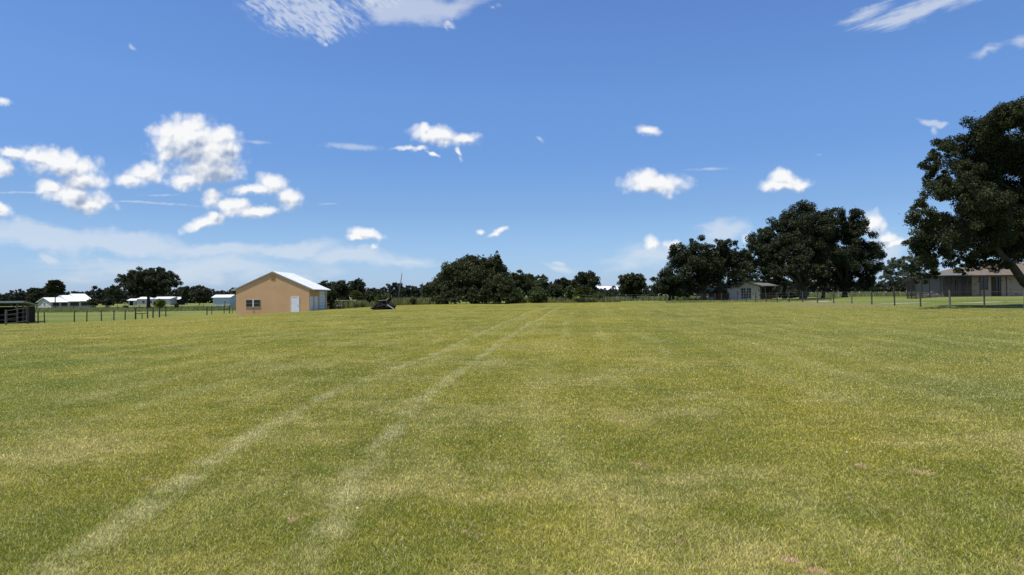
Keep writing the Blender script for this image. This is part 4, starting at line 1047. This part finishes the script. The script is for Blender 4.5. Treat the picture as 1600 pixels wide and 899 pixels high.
# ------------------------------------------------------------------ things on the lawn edge
# wooden stand with a flat top behind the yellow building
q = on(534, 108); st = thing('wooden_stand', 'open wooden stand with a flat pale top right of the yellow building', 'stand', q)
F = FR((q.x-.95, 108, q.z))
MB().box(F, -.1, 2.0, -.1, 1.0, 1.28, 1.36).build('top', M['board'], st)
for u, w in ((0.0, 0), (1.8, 0), (0.0, .85), (1.8, .85), (1.05, .4)): MB().box(F, u, u+.1, w, w+.1, -.3, 1.279).build('post', M['old_wood'], st)
MB().box(F, 0, 1.3, -.04, .9, .40, .46).build('shelf', M['old_wood'], st)
MB().box(F, .0, 1.9, -.03, .03, 1.10, 1.18).build('rail', M['old_wood'], st)
for i in range(3):
    bq = MB().tube([F(.2+.3*i, .3, .465), F(.2+.3*i, .3, .62)], [.11, .12], 10)
    tag(bq.build('bucket', M['white_paint'], None), ('pale bucket on the shelf of the wooden stand, left one', 'pale bucket on the shelf of the wooden stand, middle one', 'pale bucket on the shelf of the wooden stand, right one')[i], 'bucket', 'buckets on the wooden stand')

# scrap pile
q = on(599, 72); sp = thing('scrap_pile', 'heap of black scrap and bleached boards on the lawn right of the yellow building', 'scrap pile', q)
rng = random.Random(8)
import bmesh
bm = bmesh.new()
for (dx, dy, dz, rx, ry, rz_) in ((0, 0, .25, .95, .6, .42), (-.75, 0, .16, .5, .45, .25), (.75, .1, .18, .5, .45, .3), (.1, .1, .6, .42, .4, .30), (-.3, -.2, .42, .4, .4, .3), (.45, -.2, .45, .3, .3, .3), (-.6, .1, .3, .3, .3, .3)):
    r = bmesh.ops.create_icosphere(bm, subdivisions=3, radius=1.0)
    for v in r['verts']:
        n_ = 1+.22*math.sin(v.co.x*5+dx*9)*math.cos(v.co.z*6+dy*3)+rng.uniform(-.20, .20)
        v.co = Vector((v.co.x*rx*n_+dx, v.co.y*ry*n_+dy, v.co.z*rz_*n_+dz)) + q
me = bpy.data.meshes.new('heap'); bm.to_mesh(me); bm.free(); link('heap', me, M['scrap_black'], sp)
def plank(a, b_, wd, th, mat, nm):
    a = q+Vector(a); b_ = q+Vector(b_); d_ = (b_-a).normalized(); s_ = d_.cross(Vector((0, 0, 1))).normalized()*wd*.5; u_ = s_.cross(d_).normalized()*th*.5
    P = [a-s_-u_, a+s_-u_, a+s_+u_, a-s_+u_, b_-s_-u_, b_+s_-u_, b_+s_+u_, b_-s_+u_]
    MB().poly(P, [(0,1,2,3),(7,6,5,4),(0,4,5,1),(1,5,6,2),(2,6,7,3),(3,7,4,0)]).build(nm, M[mat], sp)
plank((-.45, -.3, .95), (.45, -.2, 1.0), .5, .05, 'board', 'board'); plank((.25, -.2, .92), (.55, -.1, 1.18), .14, .05, 'board', 'board')
plank((.5, -.6, .50), (1.25, -.55, .02), .16, .05, 'white_paint', 'board'); plank((-1.2, -.5, .08), (.2, -.62, .14), .2, .06, 'scrap_black', 'board')
plank((-.6, -.55, .30), (.3, -.62, .55), .10, .04, 'old_wood', 'board'); plank((-.9, -.3, .35), (-.3, -.4, .85), .12, .04, 'scrap_black', 'board')
mb = MB()
for i in range(60):
    a = q+Vector((rng.uniform(-1, 1), rng.uniform(-.5, .4), rng.uniform(.1, .6))); e = a+Vector((rng.uniform(-.7, .7), rng.uniform(-.3, .2), rng.uniform(.0, .5)))
    mb.tube([a, a.lerp(e, .5)+Vector((0, 0, .05)), e], [.035, .028, .012], 5)
mb.build('branches', M['post'], sp)

# leaning pole and a thin upright pole
a = on(621, 124); b_ = at(628, 428, 124)
pl = thing('leaning_pole', 'bare wooden pole leaning right above the weeds left of the big bush', 'pole', a)
MB().tube([a-Vector((0, 0, .3)), a.lerp(b_, .5), b_], [.11, .095, .07], 8).build('pole', M['post_grey'], pl, smooth=True)
MB().tube([b_, b_+Vector((0.03, 0, .35))], .02, 5).build('spike', M['wire'], pl)
a = on(659, 150); b_ = at(660, 441, 150)
pl = MB().tube([a-Vector((0, 0, .3)), b_], [.07, .05], 6).build('thin_pole', M['post_grey']); tag(pl, 'thin upright grey pole just left of the big bush', 'pole')

# small white flower heads and bits in the lawn at the right
rng = np.random.default_rng(77); n = 16
Yq = 4.5+14*rng.random(n)**1.3; Xq = (rng.random(n)*1.25-.45)*Yq*.75
mb = MB()
for x, y in zip(Xq, Yq):
    r_ = .007+.004*rng.random(); z = G(x, y)+.03
    mb.poly([(x-r_, y, z), (x, y-r_, z), (x+r_, y, z), (x, y+r_, z), (x, y, z+r_), (x, y, z-r_)], [(0,1,4),(1,2,4),(2,3,4),(3,0,4),(1,0,5),(2,1,5),(3,2,5),(0,3,5)])
tag(mb.build('white_flowers', M['white_paint']), 'tiny white flower heads scattered through the near lawn', 'flowers', kind='stuff')
